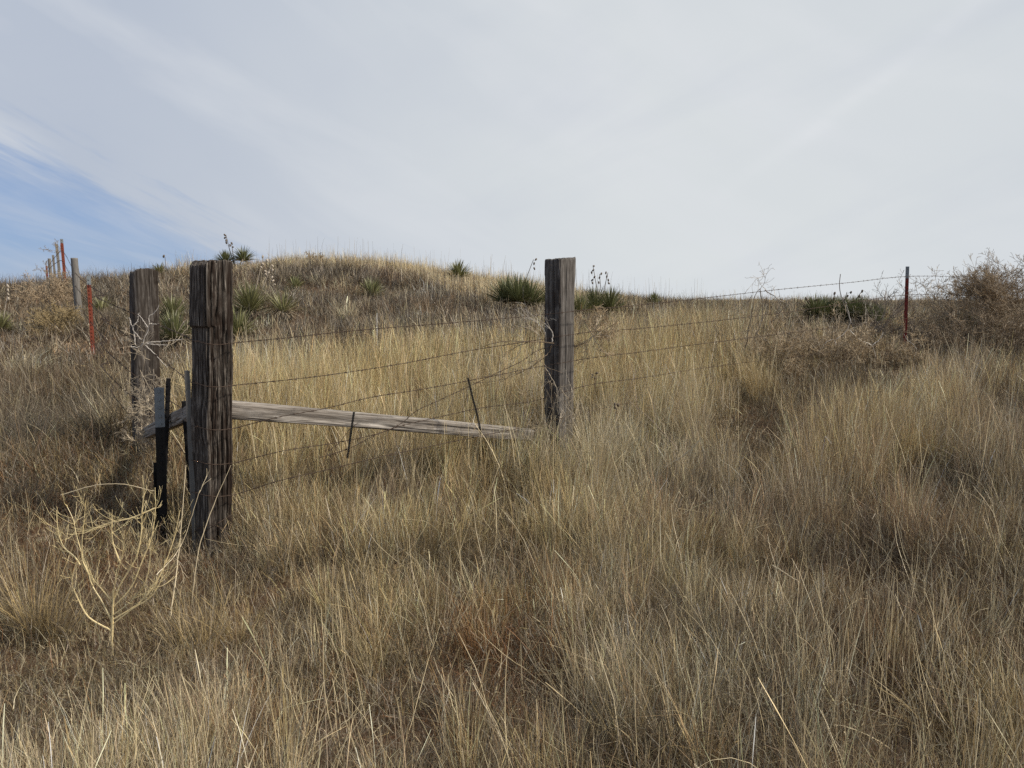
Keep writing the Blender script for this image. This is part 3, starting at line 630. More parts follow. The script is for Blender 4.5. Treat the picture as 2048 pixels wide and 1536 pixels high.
# ------------------------------------------------------------------ steel T posts
def tpost(px, py_top, Y, mat, capmat, label, cap=.13, cut=.0, lean=0.0, wid=.036, yaw=None, group='steel T posts along the fence lines', bury=.3, stud=True, leany=0, lower=False, toprust=None):
    tpt = at(px, py_top, Y); b = gp(tpt[0], tpt[1]); h = tpt[2] - b[2]
    if yaw is None: yaw = math.atan2(-tpt[0], tpt[1])
    root = empty('steel_t_post', b, label, 'fence post', group)
    # root placed so that the leaning top meets its surveyed point
    root.rotation_euler = (leany, 0, yaw)
    root.location = tuple(b - np.array([lean * h * 0, 0, 0]))
    def seg(z0, z1, nm, m):
        a = Acc(); zc, hz = (z0 + z1) / 2, z1 - z0
        a.add(*box_np((0, -.003, zc), (wid, .006, hz))); a.add(*box_np((0, .0145, zc), (.007, .029, hz)))
        if stud:
            k = z0 + .02
            while k < z1 - .01: a.add(*box_np((0, -.010, k), (.012, .009, .018))); k += .052
        V = np.concatenate(a.V); V[:, 0] += lean * (V[:, 2] - h)
        return mesh_np(nm, V, np.concatenate(a.F), m, loc=(0, 0, 0))
    o = seg(-bury, h - cap, 'shaft', mat); o.parent = root
    if cap > 0: o = seg(h - cap, h, 'painted_top', capmat); o.parent = root
    if lower:                                                  # folded channel strapped to the lower half
        a = Acc(); a.add(*box_np((-.012, .016, .02 + h * .24), (.068, .006, h * .5))); a.add(*box_np((.022, .002, .02 + h * .24), (.006, .03, h * .5))); a.add(*box_np((-.044, .0, .02 + h * .21), (.006, .03, h * .44)))
        a.add(*box_np((.002, -.02, .20), (.05, .03, .06)))
        V = np.concatenate(a.V); V[:, 0] += lean * (V[:, 2] - h); V[:, 1] += .01
        o = mesh_np('channel_brace', V, np.concatenate(a.F), m_black, loc=(0, 0, 0)); o.parent = root
    return root
tpost(1815, 533, 9.9, m_red, m_silver, 'dark red steel T post with grey tip standing on its own right of the yucca', .15, lean=-.02, wid=.042)
tpost(177, 552, 10.5, m_orange, m_silver, 'bright orange steel T post with grey tip, nearest of the left fence line', .12, lean=.0, wid=.05)
tpost(123, 478, 18.5, m_orange, m_silver, 'tall orange red steel T post on the skyline, wires strung up to it', .10, lean=-.02, wid=.065)
tpost(113, 488, 22, m_far, m_far, 'thin dark grey steel post just left of the skyline orange post', .0, lean=-.03, wid=.075)
tpost(106, 510, 25.5, m_far, m_far, 'shorter dark steel post between the two thin skyline posts', .0, wid=.07, lean=-.02)
tpost(93, 532, 33, m_red, m_red, 'farthest and lowest post at the left end of the skyline line', .0, wid=.075)
tpost(318, 775, 4.75, m_black, m_silver, 'black steel T post with long silver top, standing beside the front post', .25, lean=.02, wid=.056, lower=True, group='steel stakes beside the front post')
tpost(337, 757, 5.15, m_black, m_black, 'black stake tip showing just behind the silver topped T post', .0, lean=.08, wid=.03, group='steel stakes beside the front post')
tpost(368, 802, 4.95, m_black, m_black, 'short black stake tip against the short brace rail', .0, lean=-.02, wid=.03, group='steel stakes beside the front post')
tpost(374, 741, 4.62, m_greymetal, m_greymetal, 'slim grey steel stake leaning along the left side of the front post', .0, lean=.0, wid=.030, stud=False, group='steel stakes beside the front post')

def round_post(px, top, Y, wpx, label, seed):
    t = at(px, top, Y); b = gp(t[0], t[1]); r = wpx / FPX * Y / 2; zs = np.linspace(-.3, t[2] - b[2], 60)
    a = np.linspace(0, 2 * math.pi, 28, endpoint=False); A2, Z2 = np.meshgrid(a, zs)
    rr = r * (1.06 - .10 * (Z2 / (t[2] - b[2]))) * (1 + .05 * (vn(A2 * 6, Z2 * 2.5, seed) - .5) + .05 * (fbm(A2, Z2 * 3, seed + 1) - .5))
    ln = .02 * Z2
    V = np.stack([rr * np.cos(A2) - ln, rr * np.sin(A2), Z2 + 0 * A2], -1).reshape(-1, 3)
    idx = np.arange(60 * 28).reshape(60, 28); nx = np.roll(idx, -1, 1)
    F = np.stack([idx[:-1], nx[:-1], nx[1:], idx[1:]], -1).reshape(-1, 4)
    V = np.concatenate([V, [[-.02 * zs[-1], 0, zs[-1] + .004]]]); c0 = len(V) - 1
    f = np.stack([np.full(14, c0), idx[-1, 0::2], idx[-1, 1::2], np.r_[idx[-1, 2::2], idx[-1, 0]]], -1)
    o = mesh_np('round_wood_post', V, np.concatenate([F, f]), m_far, smooth=True, attr={'stain': np.full(len(V), .2)}); o.location = tuple(b)
    tag(o, label, 'fence post', 'round wooden posts of the left fence line')
round_post(151, 516, 14, 13, 'round grey wooden post standing between the two orange T posts of the left line', 3)
round_post(100, 517, 29, 6, 'small pale wooden post among the thin skyline posts', 4)

# ------------------------------------------------------------------ barbed wires
Fw = at(425, 700, 4.66)[:2]; Mw = at(1120, 700, 6.2)[:2]; Tw = at(1815, 600, 9.87)[:2]; Bw = at(288, 700, 6.0)[:2]
Ew = at(2400, 600, 15)[:2]; Ow = at(180, 600, 10.48)[:2]; Nw = at(150, 600, 14)[:2]; Sw = at(125, 520, 18.5)[:2]; Vw = at(95, 530, 33)[:2]
def on_line(px, py, A, B, off=0.0):
    """where the sight line meets the upright plane of the fence run A-B"""
    r = ray(px, py); d = B - A; nrm_ = np.array([d[1], -d[0]]); nrm_ = nrm_ / np.linalg.norm(nrm_)
    if nrm_[1] > 0: nrm_ = -nrm_
    t = ((A + nrm_ * off) @ nrm_) / (r[:2] @ nrm_); return np.array([0, 0, H]) + r * t
def wire(pts, label, group, mat=m_wire, r=.0023, barb=.115, seed=1, name='barbed_wire', cat='wire', bl=.016):
    pts = np.asarray(pts); L = np.linalg.norm(np.diff(pts, axis=0), axis=1).sum(); n = max(8, int(L / .03)); P = smooth_path(pts, n)
    rg = np.random.default_rng(seed); a = Acc()
    ph = np.arange(n) * .03 * 2 * math.pi / .09
    for s_ in (0, math.pi):      # two twisted strands
        Q = P.copy(); Q[:, 2] += r * .75 * np.sin(ph + s_); Q[:, 1] += r * .75 * np.cos(ph + s_)
        a.add(*tube1(Q, r * .72, 4))
    if barb:
        s = np.r_[0, np.cumsum(np.linalg.norm(np.diff(P, axis=0), axis=1))]
        for q in np.arange(barb * .5, s[-1], barb):
            q += rg.normal(0, .006); k = min(np.searchsorted(s, q), n - 1); c = P[k]; T = P[min(k + 1, n - 1)] - P[max(k - 1, 0)]; T = T / np.linalg.norm(T)
            a.add(*tube1([c - T * .007, c, c + T * .007], [r * 1.5, r * 1.9, r * 1.5], 5))
            for j in (-1, 1):
                v = rg.normal(0, 1, 3); v -= T * (v @ T); v /= np.linalg.norm(v); v = v * .93 + T * .3 * j
                a.add(*tube1([c + T * .004 * j - v * bl, c + T * .004 * j, c + T * .004 * j + v * bl], [.0006, .0015 * r / .0026, .0006], 3))
    o = a.build(name, mat, loc=P[n // 2], smooth=True); return tag(o, label, cat, group)
def wrap(y):   # round the two visible faces of the front post
    return [at(377, y - 8, 4.70), at(383, y - 6, 4.615), at(400, y - 2, 4.535), at(416, y + 2, 4.50), at(440, y + 3, 4.53), at(458, y + 1, 4.59), at(466, y, 4.66)]
GR, GL = 'barbed wire strands running right from the front post', 'barbed wire strands running from the front post up the left fence line'
def right_run(wy, fm, mt, te): return wrap(wy) + [on_line(x, y, Fw, Mw, .13) for x, y in fm] + [on_line(x, y, Mw, Tw, .06) for x, y in mt] + [on_line(x, y, Tw, Ew) for x, y in te]
MF = lambda x, y: at(x, y, 6.02)
wire(right_run(686, [(560, 677), (700, 662), (900, 646), (1040, 634)], [], []) + [MF(1090, 629), at(1118, 626, 5.98), at(1152, 622, 6.1)] + [on_line(x, y, Mw, Tw, .06) for x, y in [(1280, 610), (1400, 597), (1530, 582), (1700, 565), (1812, 553)]] + [on_line(x, y, Tw, Ew) for x, y in [(1915, 553), (2048, 555), (2250, 562)]],
     'topmost barbed wire strand, reaching the red T post just below its grey tip', GR, seed=1, mat=m_wire)
wire(wrap(771) + [on_line(x, y, Fw, Mw, .13) for x, y in [(600, 757), (800, 728), (940, 701), (1050, 684)]] + [MF(1088, 678), at(1118, 673, 5.98), at(1150, 668, 6.1)] + [on_line(x, y, Mw, Tw, .06) for x, y in [(1280, 657), (1400, 645), (1560, 626), (1700, 606), (1812, 590)]] + [on_line(x, y, Tw, Ew) for x, y in [(1915, 590), (2048, 591), (2250, 592)]],
     'second barbed wire strand from the top, meeting the red T post at mid height', GR, seed=2, mat=m_wire)
wire(wrap(857) + [on_line(x, y, Fw, Mw, .13) for x, y in [(540, 838), (663, 814), (731, 797), (841, 779), (934, 762), (1040, 741)]] + [MF(1086, 732), at(1118, 727, 5.98), at(1150, 721, 6.1)] + [on_line(x, y, Mw, Tw, .06) for x, y in [(1280, 704), (1400, 688), (1560, 668), (1812, 637)]],
     'third barbed wire strand down, crossing the near end of the long brace rail', GR, seed=3, mat=m_wire)
wire(wrap(926) + [on_line(x, y, Fw, Mw, .13) for x, y in [(560, 903), (680, 884), (745, 870), (809, 850), (874, 835), (956, 817)]] + [MF(1086, 797), at(1118, 787, 5.98), at(1150, 777, 6.1)] + [on_line(x, y, Mw, Tw, .06) for x, y in [(1280, 756), (1400, 737), (1600, 712), (1812, 682)]],
     'fourth barbed wire strand down, running along the lower edge of the long brace rail', GR, seed=4, mat=m_wire)
wire(wrap(990) + [on_line(x, y, Fw, Mw, .13) for x, y in [(560, 961), (652, 940), (738, 919), (839, 897), (980, 868)]] + [MF(1086, 846), at(1118, 838, 5.98), at(1150, 829, 6.1)] + [on_line(x, y, Mw, Tw, .06) for x, y in [(1228, 812), (1290, 800), (1400, 785), (1600, 752)]],
     'lowest barbed wire strand, half sunk in the grass below the long brace rail', GR, seed=5, mat=m_wire)
wire([at(1118, 690, 5.98), MF(1086, 697)] + [on_line(x, y, Fw, Mw, .16) for x, y in [(1040, 724), (990, 748), (940, 772), (880, 800), (830, 824), (805, 845), (745, 873), (695, 898), (640, 915)]],
     'slack barbed wire strand hanging from the middle post across the rail to the left stay', GR, seed=6, mat=m_wire, barb=.10)
wire([on_line(x, y, Fw, Mw, .17) for x, y in [(716, 846), (702, 856), (676, 888), (658, 902)]], 'short loose wire end poking down left under the long brace rail', GR, seed=7, barb=0, name='loose_wire')
wire([at(385, 1068, 4.66), at(400, 1056, 4.54), at(425, 1050, 4.5), at(455, 1058, 4.57), at(466, 1032, 4.66), at(440, 1044, 4.50), at(408, 1064, 4.52)], 'plain wire loops around the base of the front post', GR, seed=8, barb=0, name='wire_loop')
def left_run(ys, seed, label, start_y, more):
    p = [at(379, start_y, 4.66)] + [on_line(x, y, Fw, Bw) for x, y in ys[0]] + [at(288 if len(ys) < 3 else 288, ys[1][0], 5.86)] + [at(254, ys[1][1], 5.98)] + more
    wire(p, label, GL, seed=seed, r=.0028, barb=.12)
left_run(([(352, 664), (322, 651)], (636, 622)), 11, 'topmost left strand, reaching the orange T post near its tip', 676,
         [at(208, 589, 8.4), at(178, 571, 10.45), at(151, 546, 13.9), at(124, 502, 18.45), at(112, 512, 22), at(94, 538, 33)])
left_run(([(353, 742), (325, 720)], (694, 672)), 12, 'second left strand, passing under the bleached branch on the rear left post', 762,
         [at(215, 640, 8.0), at(180, 606, 10.45), at(151, 572, 13.9), at(124, 522, 18.45), at(112, 526, 22), at(94, 545, 33)])
left_run(([(369, 821), (326, 793)], (766, 738)), 13, 'third left strand, crossing just behind the silver topped T post', 843,
         [at(212, 680, 8.0), at(182, 645, 10.45), at(151, 600, 13.9), at(124, 545, 18.45)])
left_run(([(368, 905), (337, 866)], (815, 785)), 14, 'fourth left strand, running below the short brace rail', 917,
         [at(215, 722, 8.0), at(184, 682, 10.45), at(151, 628, 13.9)])
left_run(([(373, 970), (334, 923)], (862, 824)), 15, 'lowest left strand with heavy barbs, seen left of the rear left post', 983,
         [at(225, 772, 7.2), at(189, 711, 10.45)])
def stay(p, label, seed):
    P = smooth_path(p, 60); L = np.linalg.norm(P[-1] - P[0]); ph = np.linspace(0, L / .022 * 2 * math.pi, 60 * 4); Q = smooth_path(p, 240)
    a = Acc()
    for s_ in (0, math.pi):
        q = Q.copy(); q[:, 0] += .005 * np.cos(ph + s_); q[:, 1] += .005 * np.sin(ph + s_); a.add(*tube1(q, .0035, 5))
    tag(a.build('wire_stay', m_black, loc=Q[0], smooth=True), label, 'wire stay', 'twisted wire stays hanging in the fence')
stay([on_line(x, y, Fw, Mw, .18) for x, y in [(936, 756), (944, 790), (955, 832), (962, 868)]], 'taller twisted black wire stay leaning left above the rail near the middle post', 1)
stay([on_line(x, y, Fw, Mw, .18) for x, y in [(708, 824), (702, 865), (695, 916)]], 'twisted black wire stay hanging across the middle of the long brace rail', 2)

# ------------------------------------------------------------------ yuccas
GREEN = np.array([0.125, 0.138, 0.062]); GREEN2 = np.array([0.225, 0.215, 0.10]); DEAD = np.array([0.30, 0.25, 0.18])
def pods(so, mat, top, n, r, L, size, spread=1.0):
    for k in range(n):
        a = Acc(); t = k / max(1, n - 1); c = top - np.array([0, 0, 1]) * L * t + r.normal(0, size * .9 * spread, 3) * np.array([1, 1, .3])
        d = r.normal(0, .6, 3) + np.array([0, 0, 1.2]); d /= np.linalg.norm(d)
        nn = 7; q = np.linspace(-1, 1, nn); prof = np.sqrt(np.maximum(0, 1 - np.abs(q) ** 2.4)) * (1 + .1 * q)
        a.add(*tube1(c + d * (q * size)[:, None], np.maximum(prof * size * .55, .0008), 6))
        a.add(*tube1(np.array([c - d * size, (c - d * size + top - np.array([0, 0, 1]) * L * min(1, t + .15)) / 2, top - np.array([0, 0, 1]) * L * min(1, t + .15)]), .002, 3))
        V = np.concatenate(a.V) - np.array(so.parent.location); o = mesh_np('seed_pod', V, np.concatenate(a.F), mat, smooth=True); o.parent = so
def yucca(px, py, Y, wpx, label, heads=1, n=95, green=.5, dead=60, stalks=(), seed=0, lf=1.0, palep=False):
    """stalks: (top_px, top_py, n_pods)"""
    b = at(px, py, Y); base = gp(b[0], b[1]); r = np.random.default_rng(seed + int(px)); w = wpx / FPX * Y; 
    root = empty('yucca', base, label, 'yucca', 'yuccas on the slope'); L0 = w / 2 * (1.2 if heads == 1 else 1.25 / (1 + .17 * (heads - 1))) * lf
    g = Acc(); dd = Acc(); lv = 5
    for k in range(heads):
        hx = 0 if heads == 1 else (k / (heads - 1) - .5) * (w - 1.25 * L0); c = base + np.array([hx, r.normal(0, .08) if heads > 1 else 0, .02 + r.uniform(0, .06)])
        c[2] = gp(c[0], c[1])[2] + .09 + .14 * (heads > 1) * r.random()
        def leaves(N, thr, Lr, acc, cols, droop, wd):
            az = r.uniform(0, 2 * math.pi, N); u_ = r.random(N); th = thr[0] + (thr[1] - thr[0]) * u_
            Lk = L0 * r.uniform(*Lr, N); P = np.stack([c[0] + .03 * np.cos(az), c[1] + .03 * np.sin(az), c[2] + .05 * (1 - u_)], 1)
            pts = np.zeros((N, lv + 1, 3)); pts[:, 0] = P; t = th.copy()
            for i in range(lv):
                d = np.stack([np.cos(az) * np.sin(t), np.sin(az) * np.sin(t), np.cos(t)], 1); pts[:, i + 1] = pts[:, i] + d * (Lk / lv)[:, None]; t = t + droop / lv * r.uniform(.3, 1.6, N)
            side = np.stack([-np.sin(az), np.cos(az), 0 * az], 1); pr = np.array([.55, 1, 1, .85, .55, .04])
            nrm2 = np.stack([np.cos(az) * -np.cos(th), np.sin(az) * -np.cos(th), np.sin(th)], 1)
            wv = wd * r.uniform(.8, 1.2, N)
            off = side[:, None] * (wv[:, None] * pr)[:, :, None]; up = nrm2[:, None] * (wv[:, None] * pr)[:, :, None] * .5
            V = np.stack([pts - off + up, pts, pts + off + up], 2); idx = np.arange(N * (lv + 1) * 3).reshape(N, lv + 1, 3)
            F = np.concatenate([np.stack([idx[:, :-1, j], idx[:, :-1, j + 1], idx[:, 1:, j + 1], idx[:, 1:, j]], -1).reshape(-1, 4) for j in (0, 1)])
            C = np.repeat(cols(N)[:, None], (lv + 1) * 3, 1).reshape(N, lv + 1, 3, 3); C[:, :, 0] *= 1.35; C[:, :, 2] *= 1.35; C[:, -1] = C[:, -1] * .6 + np.array([.3, .26, .18]) * .4
            acc.add(V.reshape(-1, 3), F, C.reshape(-1, 3))
        lw = max(.0075, Y * .00058)
        gc = lambda N: (GREEN * (1 - green) + GREEN2 * green) * r.lognormal(0, .28, (N, 1))
        leaves(int(n * 1.9), (.05, 1.40), (.7, 1.1), g, gc, .25, lw)
        if dead: leaves(dead, (1.2, 2.0), (.5, .95), dd, lambda N: DEAD * (1 + r.normal(0, .25, (N, 1))), .9, lw * .8)
    g.build('leaves', m_leaf, root)
    if dead: dd.build('dead_leaves', m_leaf, root)
    for (sx, sy, npod) in stalks:
        top = at(sx, sy, Y); P = smooth_path([base + [0, 0, .03], base * .45 + top * .55 + r.normal(0, .02, 3), top], 12)
        s_ = tube1(P, np.linspace(.008, .004, 12) * max(1, Y / 12), 5)
        so = mesh_np('seed_stalk', s_[0], s_[1], m_podpale if palep else m_pod, root)
        if npod:
            pods(so, m_podpale if palep else m_pod, top, npod, r, .05 * npod, .028 * max(1, Y / 14))
    return root
yucca(470, 532, 19.2, 72, 'dark green yucca on the hill crest behind the top of the front post', 2, 85, .15, 30, [(452, 470, 5), (463, 486, 2)], 1, lf=.72)
yucca(500, 650, 12.2, 106, 'bright green yucca with drooping leaves directly right of the front post, halfway up', 1, 150, .75, 50, [(527, 512, 6), (542, 532, 6)], 2, palep=True)
yucca(478, 708, 10.6, 96, 'low green yucca partly hidden behind the right edge of the front post', 1, 100, .7, 30, [], 3)
yucca(566, 650, 12.0, 90, 'sparse yellowing yucca with a heap of dead grey leaves at its foot', 1, 45, 1.0, 110, [], 4)
yucca(744, 606, 15, 66, 'small low yucca alone on the middle of the hill face', 1, 85, .5, 25, [], 5)
yucca(917, 561, 17.8, 54, 'round yucca alone on the skyline left of the middle post', 1, 110, .55, 10, [], 6)
yucca(1035, 625, 13.2, 118, 'wide dark green yucca cluster touching the left side of the middle post', 3, 130, .12, 40, [(1067, 519, 3)], 7)
yucca(1098, 594, 14.6, 60, 'yucca tips showing just behind the left edge of the middle post', 1, 60, .3, 10, [], 8)
yucca(1206, 604, 13.4, 92, 'dark headed yucca right of the middle post with several pod stalks', 2, 120, .25, 60, [(1186, 532, 6), (1199, 548, 3), (1216, 545, 4)], 9)
yucca(1160, 632, 13.0, 70, 'paler yucca tucked against the right side of the middle post', 1, 100, .7, 60, [], 10)
yucca(1308, 612, 17, 42, 'small dark yucca out in the straw between the middle post and the dead weeds', 1, 60, .35, 15, [], 11)
yucca(1685, 668, 11.4, 160, 'broad dark yucca clump on the skyline left of the red T post', 7, 90, .05, 90, [(1612, 596, 4), (1627, 600, 4), (1668, 588, 5), (1694, 584, 4), (1724, 582, 3)], 12, lf=.85)
yucca(1915, 640, 11.3, 90, 'dark yucca mostly buried in the large brown tumbleweed', 2, 80, .1, 20, [(1897, 586, 5)], 13)
yucca(203, 592, 14.5, 60, 'spiky pale green yucca right behind the orange T post', 1, 75, .8, 50, [], 14)
yucca(0, 640, 12, 66, 'green yucca cut by the left edge with one pale pod stalk', 1, 110, .7, 20, [(18, 572, 4)], 15, palep=True)
yucca(345, 640, 12.4, 80, 'yucca with brown pods between the rear left post and the front post, upper of two', 1, 90, .55, 60, [(330, 514, 1), (352, 592, 4)], 16)
yucca(352, 705, 10.8, 100, 'dark shadowy yucca between the rear left post and the front post, lower of two', 1, 130, .3, 60, [(340, 640, 3)], 17, palep=True)
yucca(590, 588, 15.6, 44, 'small dull yucca on the hill above the sparse yellowing one', 1, 50, .6, 20, [], 18)
yucca(320, 556, 18.6, 34, 'tiny yucca tuft on the skyline behind the rear left post', 1, 50, .7, 8, [], 19)

# ------------------------------------------------------------------ dead weeds and tumbleweeds
def grow(r, P0, D0, L, rad, S, curl, grav, levels, up=np.array([0, 0, 1.])):
    """returns list of (P,R) per level; curl bends shoots to the up axis, levels (n per parent, len factor, spread, rad factor)"""
    out = []; N = len(P0)
    P = np.zeros((N, S, 3)); P[:, 0] = P0; d = D0 / np.linalg.norm(D0, axis=1, keepdims=True)
    for i in range(1, S):
        P[:, i] = P[:, i-1] + d * (L / (S - 1))[:, None]; d = d + up * curl / S + r.normal(0, grav, (N, 3)) / math.sqrt(S); d /= np.linalg.norm(d, axis=1, keepdims=True)
    Rd = rad[:, None] * np.linspace(1, .45, S)[None]; out.append((P, Rd)); Ls = L
    for (npp, lf, spr, rf) in levels:
        PP, RR = out[-1]; Np = len(PP); k = np.repeat(np.arange(Np), npp); M = len(k); t = r.uniform(.15, .98, M) * (S - 1); i0 = np.minimum(t.astype(int), S - 2); f = (t - i0)[:, None]
        st = PP[k, i0] * (1 - f) + PP[k, i0 + 1] * f; tg = PP[k, i0 + 1] - PP[k, i0]; tg /= np.linalg.norm(tg, axis=1, keepdims=True) + 1e-9
        d = tg + r.normal(0, spr, (M, 3)); d /= np.linalg.norm(d, axis=1, keepdims=True); L2 = Ls[k] * lf * r.uniform(.5, 1.3, M) * (1.1 - .5 * t / (S - 1)); rr = RR[k, i0] * rf
        Q = np.zeros((M, S, 3)); Q[:, 0] = st
        for i in range(1, S):
            Q[:, i] = Q[:, i-1] + d * (L2 / (S - 1))[:, None]; d = d + up * curl / S + r.normal(0, grav, (M, 3)) / math.sqrt(S); d /= np.linalg.norm(d, axis=1, keepdims=True)
        out.append((Q, rr[:, None] * np.linspace(1, .4, S)[None])); Ls = L2
    return out
def weed(name, root_pt, dirs, L, rad, label, cat, group, colA, colB, seed, levels, curl=.6, wob=.4, S=6, minr=.0012, stemname='stem', up=(0, 0, 1)):
    r = np.random.default_rng(seed); D0 = np.asarray(dirs, float); N = len(D0); L = np.broadcast_to(np.asarray(L, float), (N,)).copy()
    lv = grow(r, np.repeat(np.asarray(root_pt)[None], N, 0), D0, L, np.full(N, rad), S, curl, wob, levels, np.asarray(up, float))
    root = empty(name, root_pt, label, cat, group)
    def emit(items, nm, col):
        a = Acc()
        for (P, Rd) in items:
            V, F = tubes(P, np.maximum(Rd, minr), 3); n = len(P)
            C = np.repeat(np.clip(col * (1 + r.normal(0, .16, (n, 1))), 0, .85), P.shape[1] * 3, 0); a.add(V, F, C)
        a.build(nm, m_twig, root)
    emit(lv[:1], stemname, colA); emit(lv[1:], 'twigs', colB); return root
def ball_dirs(r, n, zmin=-.3):
    v = r.normal(0, 1, (n * 3, 3)); v /= np.linalg.norm(v, axis=1, keepdims=True); return v[v[:, 2] > zmin][:n]
TB = np.array([0.32, 0.245, 0.16]); TG = np.array([0.36, 0.275, 0.145]); TP = np.array([0.50, 0.42, 0.31]); TR = np.array([0.40, 0.31, 0.195]); TD = np.array([0.13, 0.105, 0.085])
def tumble(px, py, Y, rpx, label, colA, colB, seed, dens=1.0, zmin=-.4, minf=1.0, group='tumbleweeds caught along the fence', flat=1.0, root_off=(0, 0, -.38)):
    r = np.random.default_rng(seed); R0 = rpx / FPX * Y; c = at(px, py, Y); rt = c + np.array(root_off) * R0
    n = int(16 * dens); D0 = ball_dirs(r, n, zmin); D0[:, 2] *= flat
    return weed('tumbleweed', rt, D0, R0 * 1.25, .0035, label, 'tumbleweed', group, colA, colB, seed, [(8, .55, .6, .7), (7, .45, .75, .65), (3, .5, .8, .7)], .45, .55, 6, max(.0010, .00019 * Y) * minf)
tumble(1935, 635, 10.4, 108, 'big brown tumbleweed right of the red T post, left one of the heap', TP, TB, 1, 2.8)
tumble(2040, 607, 10.8, 112, 'brown tumbleweed cut by the right edge, topmost of the heap there', TP, TB, 2, 2.8)
tumble(1880, 700, 10.0, 66, 'low dense brown tumbleweed at the foot of the red T post, on its right', TP, TB * .9, 3, 2.3)
tumble(1985, 700, 9.9, 78, 'low brown tumbleweed bedded in grass beneath the right heap', TP, TB * .85, 4, 2.6)
tumble(2090, 680, 10.0, 90, 'brown tumbleweed mostly out of view past the right edge, lowest there', TP, TB, 5, 2.2)
r_ = np.random.default_rng(5); d_ = np.stack([r_.normal(-.25, .45, 46), r_.normal(0, .4, 46), np.full(46, 1.0)], 1)
weed('dead_shrub', at(1985, 620, 10.3), d_, .55, .004, 'wispy plume of thin dead stems sweeping left above the right tumbleweeds', 'shrub', None, TB, TB, 51, [(9, .5, .35, .7), (6, .45, .4, .7)], .25, .35, 6, .0016, up=(-1, 0, -.1))
tumble(1655, 706, 9.0, 84, 'flattened brown tangle of weeds in the grass below the broad yucca', TP * 1.1, TR, 6, 2.2, flat=.8)
tumble(1762, 703, 9.3, 76, 'brown weed tangle left of the red T post foot', TP * 1.1, TR, 7, 2.0, flat=.8)
tumble(1562, 702, 8.7, 74, 'brown weed tangle beneath the tall wiry dead weed', TP * 1.1, TR, 8, 1.8, flat=.8)
tumble(1480, 900, 6.6, 70, 'brown wiry tangle sunk in the grass hollow of the right field', TR, TR * .9, 9, .9, flat=.6)
tumble(115, 645, 12.2, 42, 'golden yellow tumbleweed left of the orange T post', TG * 1.1, TG, 10, 2.6)
tumble(100, 590, 15.5, 50, 'brown tumbleweed piled under the skyline posts, left of the golden one', TB * 1.3, TB * 1.25, 11, 1.7)
tumble(128, 600, 15.8, 40, 'brown tumbleweed against the round grey wooden post', TB * 1.3, TB * 1.3, 12, 1.4)
tumble(60, 615, 15.0, 36, 'small brown tumbleweed at the left end of the skyline pile', TB * 1.3, TB * 1.25, 13, 1.2)
tumble(112, 495, 21, 20, 'thin wisp of dead weed snagged at the top of the skyline posts', TB, TB * .9, 14, .2, minf=.45)
tumble(95, 535, 27, 18, 'faint dead weed snagged on the farthest posts', TB, TB * .9, 15, .2, minf=.4)
tumble(1186, 672, 6.35, 42, 'reddish tumbleweed hooked on the wires right of the middle post', TP * 1.1, TR * 1.15, 16, 1.1, zmin=-.9, root_off=(0, 0, 0))
tumble(300, 800, 5.75, 50, 'pale dry tumbleweed wedged in the wires at the rear left post', TP * 1.1, TP * .85, 17, .45)
tumble(285, 870, 5.7, 44, 'pale tangle of dead stems low on the short brace rail', TP * 1.1, TP * .75, 18, .4, flat=.7)
tumble(565, 672, 12.3, 46, 'grey heap of dead leaves and twigs under the sparse yellowing yucca', TB, GREY * .8, 19, 1.1, flat=.5, group='low grey shrubs on the hill')
tumble(720, 668, 12.2, 34, 'low silver grey shrub below the pale bunch on the hill', GREY, GREY * 1.1, 20, 1.1, flat=.5, group='low grey shrubs on the hill')
tumble(632, 524, 18.3, 24, 'low brown shrub on the hill crest in the middle of the skyline', TB, TB * 1.1, 21, 1.0, group='low grey shrubs on the hill')

def stemmesh(a, pts, r0, r1, col, n=14, sides=5, jit=.0, rg=None):
    P = smooth_path(pts, n)
    if jit: P[1:-1] += rg.normal(0, jit, (n - 2, 3))
    V, F = tube1(P, np.linspace(r0, r1, n), sides); a.add(V, F, np.repeat(np.asarray(col)[None], len(V), 0)); return P
